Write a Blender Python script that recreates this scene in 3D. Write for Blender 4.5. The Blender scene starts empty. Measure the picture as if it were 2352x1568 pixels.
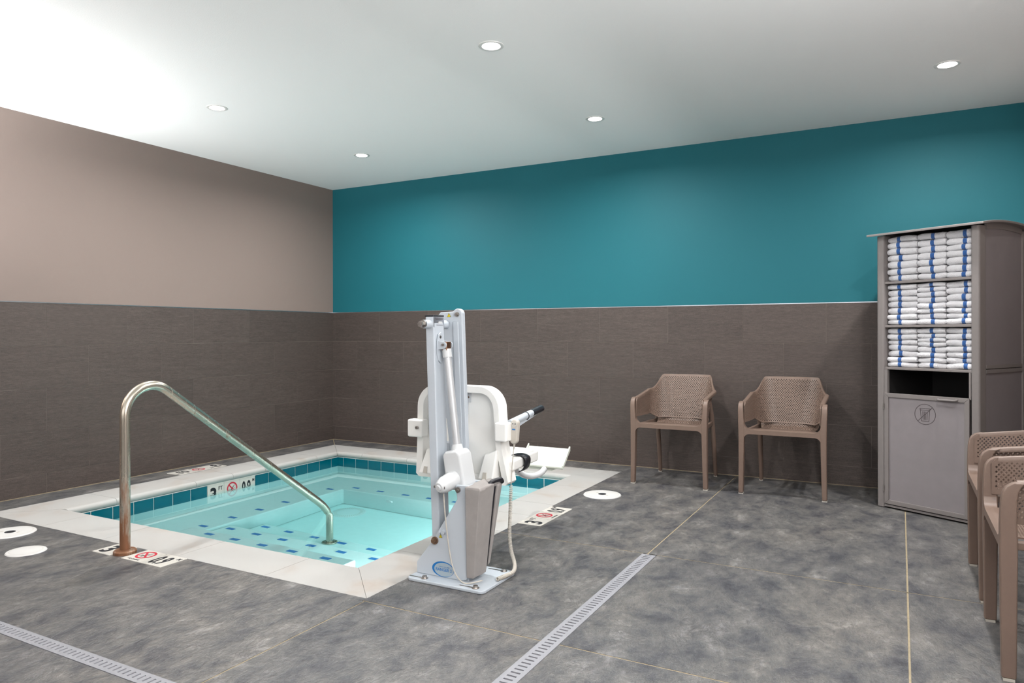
import bpy, bmesh, math, random
from mathutils import Vector, Matrix
R = math.radians
random.seed(7)
scene = bpy.context.scene
COL = scene.collection

# ------------------------------------------------------------------ camera
cam_d = bpy.data.cameras.new('camera'); cam = bpy.data.objects.new('camera', cam_d); COL.objects.link(cam)
cam_d.sensor_fit = 'HORIZONTAL'; cam_d.sensor_width = 36.0
cam_d.lens = 1647.28 / 2352 * 36.0
cam_d.shift_x = (1176.0 - 1176.8) / 2352
cam_d.shift_y = (765.45 - 784.0) / 2352
cam_d.clip_start = .05
cam.matrix_world = (Matrix.Translation((5.4012, -5.9057, 1.1413)) @ Matrix.Rotation(.4957, 4, 'Z')
                    @ Matrix.Rotation(R(90), 4, 'X') @ Matrix.Rotation(-.0019, 4, 'Z'))
scene.camera = cam

# ------------------------------------------------------------------ world, light settings, exposure
world = bpy.data.worlds.new('world'); scene.world = world; world.use_nodes = True
world.node_tree.nodes['Background'].inputs[0].default_value = (.8, .9, 1, 1)
world.node_tree.nodes['Background'].inputs[1].default_value = .3
vs = scene.view_settings
vs.view_transform = 'Standard'; vs.look = 'None'; vs.gamma = 1; vs.use_curve_mapping = False
vs.exposure = 0.86
cy = scene.cycles
cy.use_denoising = True
cy.use_adaptive_sampling = True; cy.light_sampling_threshold = .02; cy.adaptive_threshold = .05; cy.adaptive_min_samples = 16
cy.max_bounces = 8; cy.diffuse_bounces = 4; cy.glossy_bounces = 4; cy.transmission_bounces = 6; cy.transparent_max_bounces = 8
cy.caustics_refractive = True; cy.caustics_reflective = False
cy.sample_clamp_indirect = 6.0
cy.blur_glossy = .3
LAMP_W = 16.0            # each recessed downlight
FILL_FRONT_W = 32.0      # added fill lamp behind the camera, set in an unseen frame
FILL_RIGHT_W = 55.0      # added fill lamp on the right wall beside the camera, also framed
POOL_W = 11.0            # each underwater lamp of the spa
UPLIGHT2_W = 92.0       # added ceiling fill, beside the camera on the right
UPLIGHT3_W = 25.0       # added ceiling fill, behind the camera
UPLIGHT_W = 90.0        # added uplight that makes the bright ceiling patch on the left

def area_lamp(name, loc, rot, shape, sx, sy, power, color, spread=180, parent=None, caustic=True):
    L = bpy.data.lights.new(name, 'AREA'); L.shape = shape; L.size = sx; L.size_y = sy
    L.energy = power; L.color = color; L.spread = R(spread)
    L.cycles.is_caustics_light = caustic
    o = bpy.data.objects.new(name, L); COL.objects.link(o); o.location = loc; o.rotation_euler = rot
    if parent: o.parent = parent
    return o
FILL_COL = (.985, .99, 1.0)
area_lamp('fill_lamp', (3.2, -8.93, 1.7), (R(90), 0, 0), 'RECTANGLE', 5.2, 1.6, FILL_FRONT_W, FILL_COL)  # fill lamp added behind the camera
area_lamp('fill_lamp', (6.35, -4.9, 1.9), (0, R(90), 0), 'RECTANGLE', 1.2, 2.4, FILL_RIGHT_W, FILL_COL)  # fill lamp added to light the faces turned right

H = 2.695      # ceiling height
W = 1.365      # wall-tile height
XR = 6.42      # right wall
YF = -9.0      # wall behind the camera

# ------------------------------------------------------------------ material helpers
MATS = {}
def new_mat(name):
    m = bpy.data.materials.new(name); m.use_nodes = True; MATS[name] = m
    nt = m.node_tree; return m, nt, nt.nodes['Principled BSDF']
def nd(nt, t, **kw):
    n = nt.nodes.new(t)
    for k, v in kw.items():
        if k.startswith('i_'):
            key = k[2:]
            key = int(key) if key.isdigit() else key.replace('_', ' ')
            n.inputs[key].default_value = v
        else: setattr(n, k, v)
    return n
def lk(nt, a, b): nt.links.new(a, b)
def hexc(r, g, b):   # sRGB 0-255 to linear
    f = lambda c: (c/255/12.92) if c/255 <= .04045 else ((c/255+.055)/1.055)**2.4
    return (f(r), f(g), f(b), 1)
def plain(name, col, rough=.5, metal=0, spec=.5, noise=.0, nscale=40, bump=0, bscale=200, coat=0):
    m, nt, p = new_mat(name)
    p.inputs['Base Color'].default_value = col; p.inputs['Roughness'].default_value = rough
    p.inputs['Metallic'].default_value = metal; p.inputs['Specular IOR Level'].default_value = spec
    p.inputs['Coat Weight'].default_value = coat
    tc = nd(nt, 'ShaderNodeTexCoord')
    if noise:
        n = nd(nt, 'ShaderNodeTexNoise', i_Scale=nscale, i_Detail=4.0); lk(nt, tc.outputs['Object'], n.inputs['Vector'])
        r = nd(nt, 'ShaderNodeMapRange', i_1=.3, i_2=.7, i_3=1-noise, i_4=1+noise); lk(nt, n.outputs['Fac'], r.inputs[0])
        mx = nd(nt, 'ShaderNodeVectorMath', operation='SCALE'); mx.inputs[0].default_value = col[:3]
        lk(nt, r.outputs[0], mx.inputs['Scale']); lk(nt, mx.outputs[0], p.inputs['Base Color'])
    if bump:
        n2 = nd(nt, 'ShaderNodeTexNoise', i_Scale=bscale, i_Detail=3.0); lk(nt, tc.outputs['Object'], n2.inputs['Vector'])
        b = nd(nt, 'ShaderNodeBump', i_Strength=bump, i_Distance=.002); lk(nt, n2.outputs['Fac'], b.inputs['Height'])
        lk(nt, b.outputs[0], p.inputs['Normal'])
    return m
def ramp(nt, stops):
    r = nd(nt, 'ShaderNodeValToRGB'); e = r.color_ramp.elements
    while len(e) > 1: e.remove(e[-1])
    e[0].position, e[0].color = stops[0]
    for pz, c in stops[1:]:
        x = e.new(pz); x.color = c
    return r
def mixc(nt, fac, a, b, mode='MIX'):
    m = nd(nt, 'ShaderNodeMix', data_type='RGBA', blend_type=mode)
    for sock, v in ((m.inputs[0], fac), (m.inputs[6], a), (m.inputs[7], b)):
        if hasattr(v, 'links') or isinstance(v, bpy.types.NodeSocket): lk(nt, v, sock)
        else: sock.default_value = v
    return m.outputs[2]

def mat_floor():
    m, nt, p = new_mat('stamped_concrete')
    tc = nd(nt, 'ShaderNodeNewGeometry')
    mp = nd(nt, 'ShaderNodeMapping'); mp.inputs['Rotation'].default_value = (0, 0, R(62)); mp.inputs['Scale'].default_value = (1.35, .9, 1)
    lk(nt, tc.outputs['Position'], mp.inputs['Vector'])
    def noise(sc, det, ro_, di, src=mp.outputs[0]):
        n = nd(nt, 'ShaderNodeTexNoise', i_Scale=sc, i_Detail=det, i_Roughness=ro_, i_Distortion=di); lk(nt, src, n.inputs['Vector']); return n
    big = noise(1.3, 4.0, .6, .3)
    mid = noise(5.0, 7.0, .74, .22)
    det = noise(24.0, 5.0, .74, .3)
    fin = noise(150.0, 3.0, .5, 0, tc.outputs['Position'])
    r1 = ramp(nt, [(.30, hexc(54, 54, 59)), (.41, hexc(77, 77, 80)), (.50, hexc(95, 94, 93)), (.58, hexc(108, 106, 104)), (.70, hexc(140, 138, 137))])
    lk(nt, mid.outputs['Fac'], r1.inputs[0])
    r2 = ramp(nt, [(.35, (.88, .885, .91, 1)), (.5, (.98, .98, .975, 1)), (.66, (1.1, 1.07, 1.03, 1))]); lk(nt, big.outputs['Fac'], r2.inputs[0])
    c = mixc(nt, 1.0, r1.outputs[0], r2.outputs[0], 'MULTIPLY')
    rd = ramp(nt, [(.30, (.62, .63, .67, 1)), (.44, (.95, .95, .96, 1)), (.58, (1.05, 1.04, 1.02, 1)), (.70, (1.3, 1.29, 1.27, 1))]); lk(nt, det.outputs['Fac'], rd.inputs[0])
    c = mixc(nt, 1.0, c, rd.outputs[0], 'MULTIPLY')
    r3 = nd(nt, 'ShaderNodeMapRange', i_1=.3, i_2=.7, i_3=.88, i_4=1.12); lk(nt, fin.outputs['Fac'], r3.inputs[0])
    v = nd(nt, 'ShaderNodeVectorMath', operation='SCALE'); lk(nt, c, v.inputs[0]); lk(nt, r3.outputs[0], v.inputs['Scale'])
    # thin dark chisel marks along the ridges of a distorted noise, only in patches
    rid = noise(2.8, 6.0, .66, .9)
    rr = ramp(nt, [(.489, (0, 0, 0, 1)), (.5, (1, 1, 1, 1)), (.511, (0, 0, 0, 1))]); lk(nt, rid.outputs['Fac'], rr.inputs[0])
    gate = ramp(nt, [(.47, (0, 0, 0, 1)), (.58, (.6, .6, .6, 1))]); lk(nt, mid.outputs['Fac'], gate.inputs[0])
    g2 = mixc(nt, 1.0, rr.outputs[0], gate.outputs[0], 'MULTIPLY')
    c2 = mixc(nt, g2, v.outputs[0], hexc(54, 52, 54))
    lk(nt, c2, p.inputs['Base Color'])
    ro = nd(nt, 'ShaderNodeMapRange', i_1=.3, i_2=.7, i_3=.46, i_4=.32); lk(nt, mid.outputs['Fac'], ro.inputs[0]); lk(nt, ro.outputs[0], p.inputs['Roughness'])
    b0 = nd(nt, 'ShaderNodeBump', i_Strength=.5, i_Distance=.02); lk(nt, mid.outputs['Fac'], b0.inputs['Height'])
    b1 = nd(nt, 'ShaderNodeBump', i_Strength=.5, i_Distance=.006); lk(nt, det.outputs['Fac'], b1.inputs['Height']); lk(nt, b0.outputs[0], b1.inputs['Normal'])
    b2 = nd(nt, 'ShaderNodeBump', i_Strength=.25, i_Distance=.002); lk(nt, fin.outputs['Fac'], b2.inputs['Height']); lk(nt, b1.outputs[0], b2.inputs['Normal'])
    lk(nt, b2.outputs[0], p.inputs['Normal'])
    return m

def mat_walltile():
    m, nt, p = new_mat('linen_wall_tile')
    tc = nd(nt, 'ShaderNodeTexCoord'); oi = nd(nt, 'ShaderNodeObjectInfo')
    off = nd(nt, 'ShaderNodeVectorMath', operation='SCALE'); off.inputs[0].default_value = (17., 9., 13.); lk(nt, oi.outputs['Random'], off.inputs['Scale'])
    ad = nd(nt, 'ShaderNodeVectorMath', operation='ADD'); lk(nt, tc.outputs['Object'], ad.inputs[0]); lk(nt, off.outputs[0], ad.inputs[1])
    def streak(sx, sz, det):
        mp = nd(nt, 'ShaderNodeMapping'); mp.inputs['Scale'].default_value = (sx, 1, sz); lk(nt, ad.outputs[0], mp.inputs['Vector'])
        n = nd(nt, 'ShaderNodeTexNoise', i_Scale=1.0, i_Detail=det, i_Roughness=.6); lk(nt, mp.outputs[0], n.inputs['Vector']); return n
    s1 = streak(22, 420, 3.0); s2 = streak(4, 70, 3.0); s3 = streak(260, 420, 2.0)
    a = nd(nt, 'ShaderNodeMath', operation='ADD'); lk(nt, s1.outputs['Fac'], a.inputs[0]); lk(nt, s3.outputs['Fac'], a.inputs[1])
    a2 = nd(nt, 'ShaderNodeMath', operation='MULTIPLY_ADD', i_1=.35); lk(nt, s2.outputs['Fac'], a2.inputs[0]); lk(nt, a.outputs[0], a2.inputs[2])
    r = nd(nt, 'ShaderNodeMapRange', i_1=.85, i_2=1.5); lk(nt, a2.outputs[0], r.inputs[0])
    rp = ramp(nt, [(0, hexc(60, 53, 50)), (.5, hexc(78, 69, 65)), (1, hexc(97, 87, 81))]); lk(nt, r.outputs[0], rp.inputs[0])
    rv = nd(nt, 'ShaderNodeMapRange', i_3=.93, i_4=1.07); lk(nt, oi.outputs['Random'], rv.inputs[0])
    v = nd(nt, 'ShaderNodeVectorMath', operation='SCALE'); lk(nt, rp.outputs[0], v.inputs[0]); lk(nt, rv.outputs[0], v.inputs['Scale'])
    lk(nt, v.outputs[0], p.inputs['Base Color'])
    p.inputs['Roughness'].default_value = .55; p.inputs['Specular IOR Level'].default_value = .35
    b = nd(nt, 'ShaderNodeBump', i_Strength=.35, i_Distance=.0012); lk(nt, a.outputs[0], b.inputs['Height']); lk(nt, b.outputs[0], p.inputs['Normal'])
    return m

def mat_coping():
    m, nt, p = new_mat('cast_stone_coping')
    g = nd(nt, 'ShaderNodeNewGeometry')
    n = nd(nt, 'ShaderNodeTexNoise', i_Scale=2.3, i_Detail=5.0, i_Distortion=.6); lk(nt, g.outputs['Position'], n.inputs['Vector'])
    f = nd(nt, 'ShaderNodeTexNoise', i_Scale=90.0, i_Detail=2.0); lk(nt, g.outputs['Position'], f.inputs['Vector'])
    rp = ramp(nt, [(.3, hexc(174, 173, 170)), (.58, hexc(173, 170, 166)), (.74, hexc(166, 155, 145))]); lk(nt, n.outputs['Fac'], rp.inputs[0])
    lk(nt, rp.outputs[0], p.inputs['Base Color']); p.inputs['Roughness'].default_value = .6; p.inputs['Specular IOR Level'].default_value = .3
    b = nd(nt, 'ShaderNodeBump', i_Strength=.15, i_Distance=.001); lk(nt, f.outputs['Fac'], b.inputs['Height']); lk(nt, b.outputs[0], p.inputs['Normal'])
    return m

def mat_rail():
    m, nt, p = new_mat('stained_steel')
    tc = nd(nt, 'ShaderNodeTexCoord'); sp = nd(nt, 'ShaderNodeSeparateXYZ'); lk(nt, tc.outputs['Object'], sp.inputs[0])
    mp = nd(nt, 'ShaderNodeMapping'); mp.inputs['Scale'].default_value = (30, 30, 5); lk(nt, tc.outputs['Object'], mp.inputs['Vector'])
    n = nd(nt, 'ShaderNodeTexNoise', i_Scale=1.0, i_Detail=6.0, i_Roughness=.65); lk(nt, mp.outputs[0], n.inputs['Vector'])
    yl = nd(nt, 'ShaderNodeMapRange', i_1=-3.5, i_2=-3.42, i_3=1., i_4=0.); lk(nt, sp.outputs['Y'], yl.inputs[0])
    zl = nd(nt, 'ShaderNodeMapRange', i_1=.62, i_2=.05, i_3=-.06, i_4=.30); lk(nt, sp.outputs['Z'], zl.inputs[0])
    k = nd(nt, 'ShaderNodeMath', operation='MULTIPLY'); lk(nt, yl.outputs[0], k.inputs[0]); lk(nt, zl.outputs[0], k.inputs[1])
    s = nd(nt, 'ShaderNodeMath', operation='ADD'); lk(nt, n.outputs['Fac'], s.inputs[0]); lk(nt, k.outputs[0], s.inputs[1])
    fr = ramp(nt, [(.58, (0, 0, 0, 1)), (.80, (1, 1, 1, 1))]); lk(nt, s.outputs[0], fr.inputs[0])
    c = mixc(nt, fr.outputs[0], hexc(190, 182, 168), hexc(128, 88, 62))
    lk(nt, c, p.inputs['Base Color'])
    mt = nd(nt, 'ShaderNodeMapRange', i_3=.95, i_4=.35); lk(nt, fr.outputs[0], mt.inputs[0]); lk(nt, mt.outputs[0], p.inputs['Metallic'])
    ro = nd(nt, 'ShaderNodeMapRange', i_3=.26, i_4=.55); lk(nt, fr.outputs[0], ro.inputs[0]); lk(nt, ro.outputs[0], p.inputs['Roughness'])
    return m

def mat_towel():
    m, nt, p = new_mat('terry_towel')
    tc = nd(nt, 'ShaderNodeTexCoord'); sp = nd(nt, 'ShaderNodeSeparateXYZ'); lk(nt, tc.outputs['Object'], sp.inputs[0])
    n = nd(nt, 'ShaderNodeTexNoise', i_Scale=230.0, i_Detail=3.0); lk(nt, tc.outputs['Object'], n.inputs['Vector'])
    w = nd(nt, 'ShaderNodeMath', operation='MULTIPLY_ADD', i_1=.004, i_2=-.002); lk(nt, n.outputs['Fac'], w.inputs[0])
    x = nd(nt, 'ShaderNodeMath', operation='ADD'); lk(nt, sp.outputs['X'], x.inputs[0]); lk(nt, w.outputs[0], x.inputs[1])
    ab = nd(nt, 'ShaderNodeMath', operation='ABSOLUTE'); lk(nt, x.outputs[0], ab.inputs[0])
    lt = nd(nt, 'ShaderNodeMath', operation='LESS_THAN', i_1=.0112); lk(nt, ab.outputs[0], lt.inputs[0])
    bl = mixc(nt, n.outputs['Fac'], hexc(16, 52, 120), hexc(70, 118, 178))
    c = mixc(nt, lt.outputs[0], hexc(212, 211, 214), bl)
    lk(nt, c, p.inputs['Base Color']); p.inputs['Roughness'].default_value = .95; p.inputs['Specular IOR Level'].default_value = .1
    p.inputs['Sheen Weight'].default_value = .3
    b = nd(nt, 'ShaderNodeBump', i_Strength=.8, i_Distance=.006); lk(nt, n.outputs['Fac'], b.inputs['Height']); lk(nt, b.outputs[0], p.inputs['Normal'])
    return m

def mat_water():
    m = bpy.data.materials.new('pool_water'); m.use_nodes = True; nt = m.node_tree
    nt.nodes.remove(nt.nodes['Principled BSDF']); out = nt.nodes['Material Output']
    g = nd(nt, 'ShaderNodeBsdfGlass', i_Roughness=0.0, i_IOR=1.33); g.inputs['Color'].default_value = (1, 1, 1, 1)
    lk(nt, g.outputs[0], out.inputs['Surface'])
    v = nd(nt, 'ShaderNodeVolumeAbsorption', i_Density=.25); v.inputs['Color'].default_value = (.05, .93, .93, 1)
    lk(nt, v.outputs[0], out.inputs['Volume'])
    MATS['water'] = m; return m

def mat_emit(name, col, s):
    m = bpy.data.materials.new(name); m.use_nodes = True; nt = m.node_tree
    nt.nodes.remove(nt.nodes['Principled BSDF'])
    e = nd(nt, 'ShaderNodeEmission', i_Strength=s); e.inputs[0].default_value = col
    lk(nt, e.outputs[0], nt.nodes['Material Output'].inputs['Surface']); return m

M_FLOOR = mat_floor(); M_TILE = mat_walltile(); M_COPE = mat_coping(); M_RAIL = mat_rail(); M_TOWEL = mat_towel(); M_WATER = mat_water()
M_JOINT = plain('joint_sealant', hexc(150, 136, 110), .8, noise=.12, nscale=60)
M_GROUT = plain('wall_grout', hexc(118, 109, 101), .9)
M_TEAL = plain('teal_paint', hexc(24, 100, 110), .6, spec=.3, bump=.12, bscale=380)
M_BEIGE = plain('taupe_paint', hexc(129, 115, 108), .65, spec=.3, bump=.18, bscale=300)
M_CEIL = plain('ceiling_paint', hexc(236, 237, 236), .85, spec=.2, bump=.35, bscale=160)
M_METAL = plain('brushed_metal', hexc(196, 200, 206), .3, metal=1)
M_STEEL = plain('bolt_steel', hexc(170, 165, 160), .3, metal=1, noise=.2, nscale=90)
M_RUSTB = plain('rusty_bolt', hexc(120, 96, 78), .5, metal=.6, noise=.3, nscale=120)
M_PLASTER = plain('pool_plaster', hexc(200, 212, 212), .7, spec=.2, noise=.02, nscale=20)
M_PTILE = plain('teal_glazed_tile', hexc(0, 92, 108), .12, spec=.5, noise=.06, nscale=9)
M_PGROUT = plain('white_grout', hexc(222, 226, 220), .85)
M_BLUE = plain('blue_step_tile', hexc(52, 116, 178), .3)
M_WTILE = plain('white_marker_tile', hexc(200, 196, 188), .35, noise=.02)
M_BLACK = plain('black_print', hexc(24, 26, 32), .5)
M_RED = plain('red_print', hexc(186, 36, 56), .5)
M_WPLAST = plain('white_plastic', hexc(202, 204, 205), .35, spec=.4)
M_WPOWDER = plain('white_powder_coat', hexc(184, 191, 198), .38, spec=.45)
M_SEATPL = plain('moulded_seat_plastic', hexc(238, 237, 233), .45, spec=.4)
M_FOOTPL = plain('ivory_plastic', hexc(200, 204, 192), .5, spec=.35)
M_BLKPL = plain('black_rubber', hexc(26, 26, 32), .38)
M_BAG = plain('grey_fabric', hexc(150, 145, 142), .85, spec=.15, noise=.05, nscale=25, bump=.3, bscale=500)
M_GREYPL = plain('grey_plastic', hexc(190, 184, 174), .5)
M_ALU = plain('satin_aluminium', hexc(196, 198, 200), .38, metal=.35)
M_COPPER = plain('copper_clevis', hexc(150, 112, 88), .35, metal=1)
M_YEL = plain('yellow_print', hexc(236, 214, 20), .5)
M_BADGE = plain('badge_blue', hexc(20, 110, 176), .4)
M_BADGEG = plain('badge_grey', hexc(158, 172, 180), .4)
M_CHAIR = plain('taupe_resin', hexc(117, 98, 87), .42, spec=.4, noise=.02, nscale=80, bump=.08, bscale=900)
M_CAB = plain('cabinet_frame', hexc(124, 118, 116), .45, spec=.4, noise=.02, nscale=30)
M_CABP = plain('cabinet_panel', hexc(130, 124, 126), .5, spec=.35, noise=.03, nscale=14, bump=.1, bscale=600)
M_CABDK = plain('cabinet_inside', hexc(40, 38, 38), .7)
M_ICON = plain('dark_print', hexc(66, 58, 60), .6)
M_GRATE = plain('grey_pvc_grate', hexc(142, 142, 147), .45, noise=.03, nscale=30)
M_DARK = plain('dark_channel', hexc(22, 22, 24), .8)
M_LID = plain('white_lid', hexc(210, 208, 205), .4)
M_TRIMW = plain('white_trim_ring', hexc(225, 224, 221), .4)
M_LENS = mat_emit('lamp_lens', (1, .97, .93, 1), 14)
M_FILLWIN = plain('fill_window_paint', hexc(230, 230, 228), .5)

# ------------------------------------------------------------------ mesh helpers
class MB:
    def __init__(s): s.v = []; s.f = []
    def add(s, vs_, fs):
        o = len(s.v); s.v += [tuple(v) for v in vs_]; s.f += [tuple(i+o for i in f) for f in fs]; return s
    def box(s, x0, x1, y0, y1, z0, z1):
        return s.add([(x0,y0,z0),(x1,y0,z0),(x1,y1,z0),(x0,y1,z0),(x0,y0,z1),(x1,y0,z1),(x1,y1,z1),(x0,y1,z1)],
                     [(3,2,1,0),(4,5,6,7),(0,1,5,4),(1,2,6,5),(2,3,7,6),(3,0,4,7)])
    def hexa(s, pts):   # 8 points in box order
        return s.add(pts, [(3,2,1,0),(4,5,6,7),(0,1,5,4),(1,2,6,5),(2,3,7,6),(3,0,4,7)])
    def prism(s, poly, a, b, axis='z'):     # polygon extruded along an axis
        def P(u, v, w):
            return (u, v, w) if axis == 'z' else ((u, w, v) if axis == 'y' else (w, u, v))
        n = len(poly); area = sum(poly[i][0]*poly[(i+1)%n][1]-poly[(i+1)%n][0]*poly[i][1] for i in range(n))
        flip = (area < 0) != (axis == 'y')
        vs_ = [P(u, v, a) for u, v in poly] + [P(u, v, b) for u, v in poly]
        fs = [tuple(range(n-1, -1, -1)), tuple(range(n, 2*n))] + [(i, (i+1) % n, n+(i+1) % n, n+i) for i in range(n)]
        if flip: fs = [tuple(reversed(f)) for f in fs]
        return s.add(vs_, fs)
    def cyl(s, p0, p1, r0, r1=None, n=20, caps=True):
        r1 = r0 if r1 is None else r1
        p0, p1 = Vector(p0), Vector(p1); d = (p1-p0).normalized(); a = d.orthogonal().normalized(); b = d.cross(a)
        vs_ = []
        for p, r in ((p0, r0), (p1, r1)):
            for i in range(n):
                t = 2*math.pi*i/n; vs_.append(p + a*math.cos(t)*r + b*math.sin(t)*r)
        fs = [(i, (i+1) % n, n+(i+1) % n, n+i) for i in range(n)]
        if caps: fs += [tuple(range(n-1, -1, -1)), tuple(range(n, 2*n))]
        return s.add(vs_, fs)
    def tube(s, path, r, n=14, caps=True, flat=1.0):
        path = [Vector(p) for p in path]; N = len(path)
        rs = r if isinstance(r, (list, tuple)) else [r]*N
        t0 = (path[1]-path[0]).normalized(); a = t0.orthogonal().normalized(); vs_ = []
        for i, p in enumerate(path):
            t = (path[min(i+1, N-1)]-path[max(i-1, 0)]).normalized()
            a = (a - t*a.dot(t)).normalized(); b = t.cross(a)
            for k in range(n):
                th = 2*math.pi*k/n; vs_.append(p + a*math.cos(th)*rs[i] + b*math.sin(th)*rs[i]*flat)
        fs = [(i*n+k, i*n+(k+1) % n, (i+1)*n+(k+1) % n, (i+1)*n+k) for i in range(N-1) for k in range(n)]
        if caps: fs += [tuple(range(n-1, -1, -1)), tuple(range((N-1)*n, N*n))]
        return s.add(vs_, fs)
    def lathe(s, prof, c=(0, 0, 0), n=32):      # profile of (radius, z)
        vs_ = [(c[0]+r*math.cos(2*math.pi*k/n), c[1]+r*math.sin(2*math.pi*k/n), c[2]+z) for r, z in prof for k in range(n)]
        fs = [(i*n+k, i*n+(k+1) % n, (i+1)*n+(k+1) % n, (i+1)*n+k) for i in range(len(prof)-1) for k in range(n)]
        return s.add(vs_, fs)
    def grid(s, rows, closed=False):            # rows of points
        m = len(rows[0]); o = [p for r in rows for p in r]
        fs = [(i*m+k, i*m+(k+1) % m, (i+1)*m+(k+1) % m, (i+1)*m+k) for i in range(len(rows)-1) for k in range(m if closed else m-1)]
        return s.add(o, fs)
    def mesh(s, name, mat, smooth=None):
        me = bpy.data.meshes.new(name); me.from_pydata(s.v, [], s.f); me.materials.append(mat)
        bm = bmesh.new(); bm.from_mesh(me); bmesh.ops.recalc_face_normals(bm, faces=bm.faces); bm.to_mesh(me); bm.free()
        if smooth: me.shade_smooth(); me.set_sharp_from_angle(angle=R(smooth))
        me.update(); return me
    def obj(s, name, mat, parent=None, bevel=0, smooth=None, seg=2, solid=0):
        me = s.mesh(name, mat, smooth)
        return link(name, me, parent, bevel, seg, solid)
def link(name, me, parent=None, bevel=0, seg=2, solid=0, loc=None):
    o = bpy.data.objects.new(name, me); COL.objects.link(o)
    if parent: o.parent = parent
    if loc: o.location = loc
    if solid:
        md = o.modifiers.new('thickness', 'SOLIDIFY'); md.thickness = solid; md.offset = 0
    if bevel:
        md = o.modifiers.new('bevel', 'BEVEL'); md.width = bevel; md.segments = seg; md.limit_method = 'ANGLE'; md.angle_limit = R(40)
        if not me.polygons or not me.polygons[0].use_smooth:
            me.shade_smooth(); me.set_sharp_from_angle(angle=R(180))
        wn = o.modifiers.new('normals', 'WEIGHTED_NORMAL'); wn.keep_sharp = True
    return o
def tag(o, label=None, cat=None, group=None, kind=None):
    if label: o['label'] = label
    if cat: o['category'] = cat
    if group: o['group'] = group
    if kind: o['kind'] = kind
    return o
def thing(name, label, cat, loc=(0, 0, 0), rotz=0, group=None):
    o = bpy.data.objects.new(name, None); COL.objects.link(o); o.location = loc; o.rotation_euler = (0, 0, rotz)
    o.empty_display_size = .1
    return tag(o, label, cat, group)
def inv(o):  # world-space mesh parts under an empty placed elsewhere
    return Matrix.Translation(-Vector(o.location))
def part(mb, name, mat, parent, **kw):       # mesh given in world coordinates, parent an unrotated empty
    L = Vector(parent.location); mb.v = [(x-L.x, y-L.y, z-L.z) for x, y, z in mb.v]
    return mb.obj(name, mat, parent, **kw)
def arc(cx, cz, r, a0, a1, n):
    return [(cx+r*math.cos(R(a0+(a1-a0)*i/n)), cz+r*math.sin(R(a0+(a1-a0)*i/n))) for i in range(n+1)]
def rrect(x0, x1, y0, y1, r, n=5):
    return arc(x1-r, y1-r, r, 0, 90, n)+arc(x0+r, y1-r, r, 90, 180, n)+arc(x0+r, y0+r, r, 180, 270, n)+arc(x1-r, y0+r, r, 270, 360, n)
def catmull(pts, n=8):
    pts = [Vector(p) for p in pts]; out = []
    for i in range(len(pts)-1):
        p0 = pts[max(i-1, 0)]; p1 = pts[i]; p2 = pts[i+1]; p3 = pts[min(i+2, len(pts)-1)]
        for k in range(n):
            t = k/n
            out.append(.5*((2*p1)+(-p0+p2)*t+(2*p0-5*p1+4*p2-p3)*t*t+(-p0+3*p1-3*p2+p3)*t**3))
    out.append(pts[-1]); return out
_txt = {}
def text_mesh(s, size, bold=0.0, xs=1.0, mat=None, ext=.0004):
    key = (s, size, bold, xs, mat.name)
    if key in _txt: return _txt[key]
    cu = bpy.data.curves.new('lettering', 'FONT'); cu.body = s; cu.size = size; cu.align_x = 'CENTER'; cu.align_y = 'CENTER'
    cu.offset = bold*size; cu.extrude = ext; cu.resolution_u = 4
    o = bpy.data.objects.new('lettering', cu); COL.objects.link(o)
    bpy.context.view_layer.update()
    me = bpy.data.meshes.new_from_object(o.evaluated_get(bpy.context.evaluated_depsgraph_get()))
    bpy.data.objects.remove(o); bpy.data.curves.remove(cu)
    xsv = [v.co.x for v in me.vertices]; ysv = [v.co.y for v in me.vertices]
    cx, cyy = (min(xsv)+max(xsv))/2, (min(ysv)+max(ysv))/2
    for v in me.vertices: v.co.x = (v.co.x-cx)*xs; v.co.y -= cyy
    me.materials.clear(); me.materials.append(mat); me.name = 'lettering'
    _txt[key] = me; return me

# ------------------------------------------------------------------ room shell
def structure(mb, name, mat, label=None, **kw):
    o = mb.obj(name, mat, **kw); o['kind'] = 'structure'
    if label: o['label'] = label
    return o
T, RW, G = .6096, .3048, .0012     # wall tile length, row height, half joint

wall_left = structure(MB().box(-.15, 0, YF, .15, W, H+.1).box(-.15, -.012, YF, 0, -.2, W), 'wall_left', M_BEIGE, 'taupe painted wall above dark linen-look tiles on the left')
wall_back = structure(MB().box(-.15, XR+.15, 0, .15, W, H+.1).box(-.15, XR+.15, .012, .15, -.2, W), 'wall_back', M_TEAL, 'teal painted wall above dark linen-look tiles')
wall_right = structure(MB().box(XR, XR+.15, YF, .15, -.2, H+.1), 'wall_right', M_BEIGE, 'taupe painted wall behind the chairs on the right')
wall_front = structure(MB().box(-.15, XR+.15, YF-.15, YF, -.2, H+.1), 'wall_front', M_BEIGE, 'taupe painted wall behind the camera')
ceiling = structure(MB().box(-.15, XR+.15, YF-.15, .15, H, H+.1), 'ceiling', M_CEIL, 'white textured plaster ceiling with recessed downlights')
for o_ in (ceiling, wall_left, wall_back): o_.cycles.is_caustics_receiver = True
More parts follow.
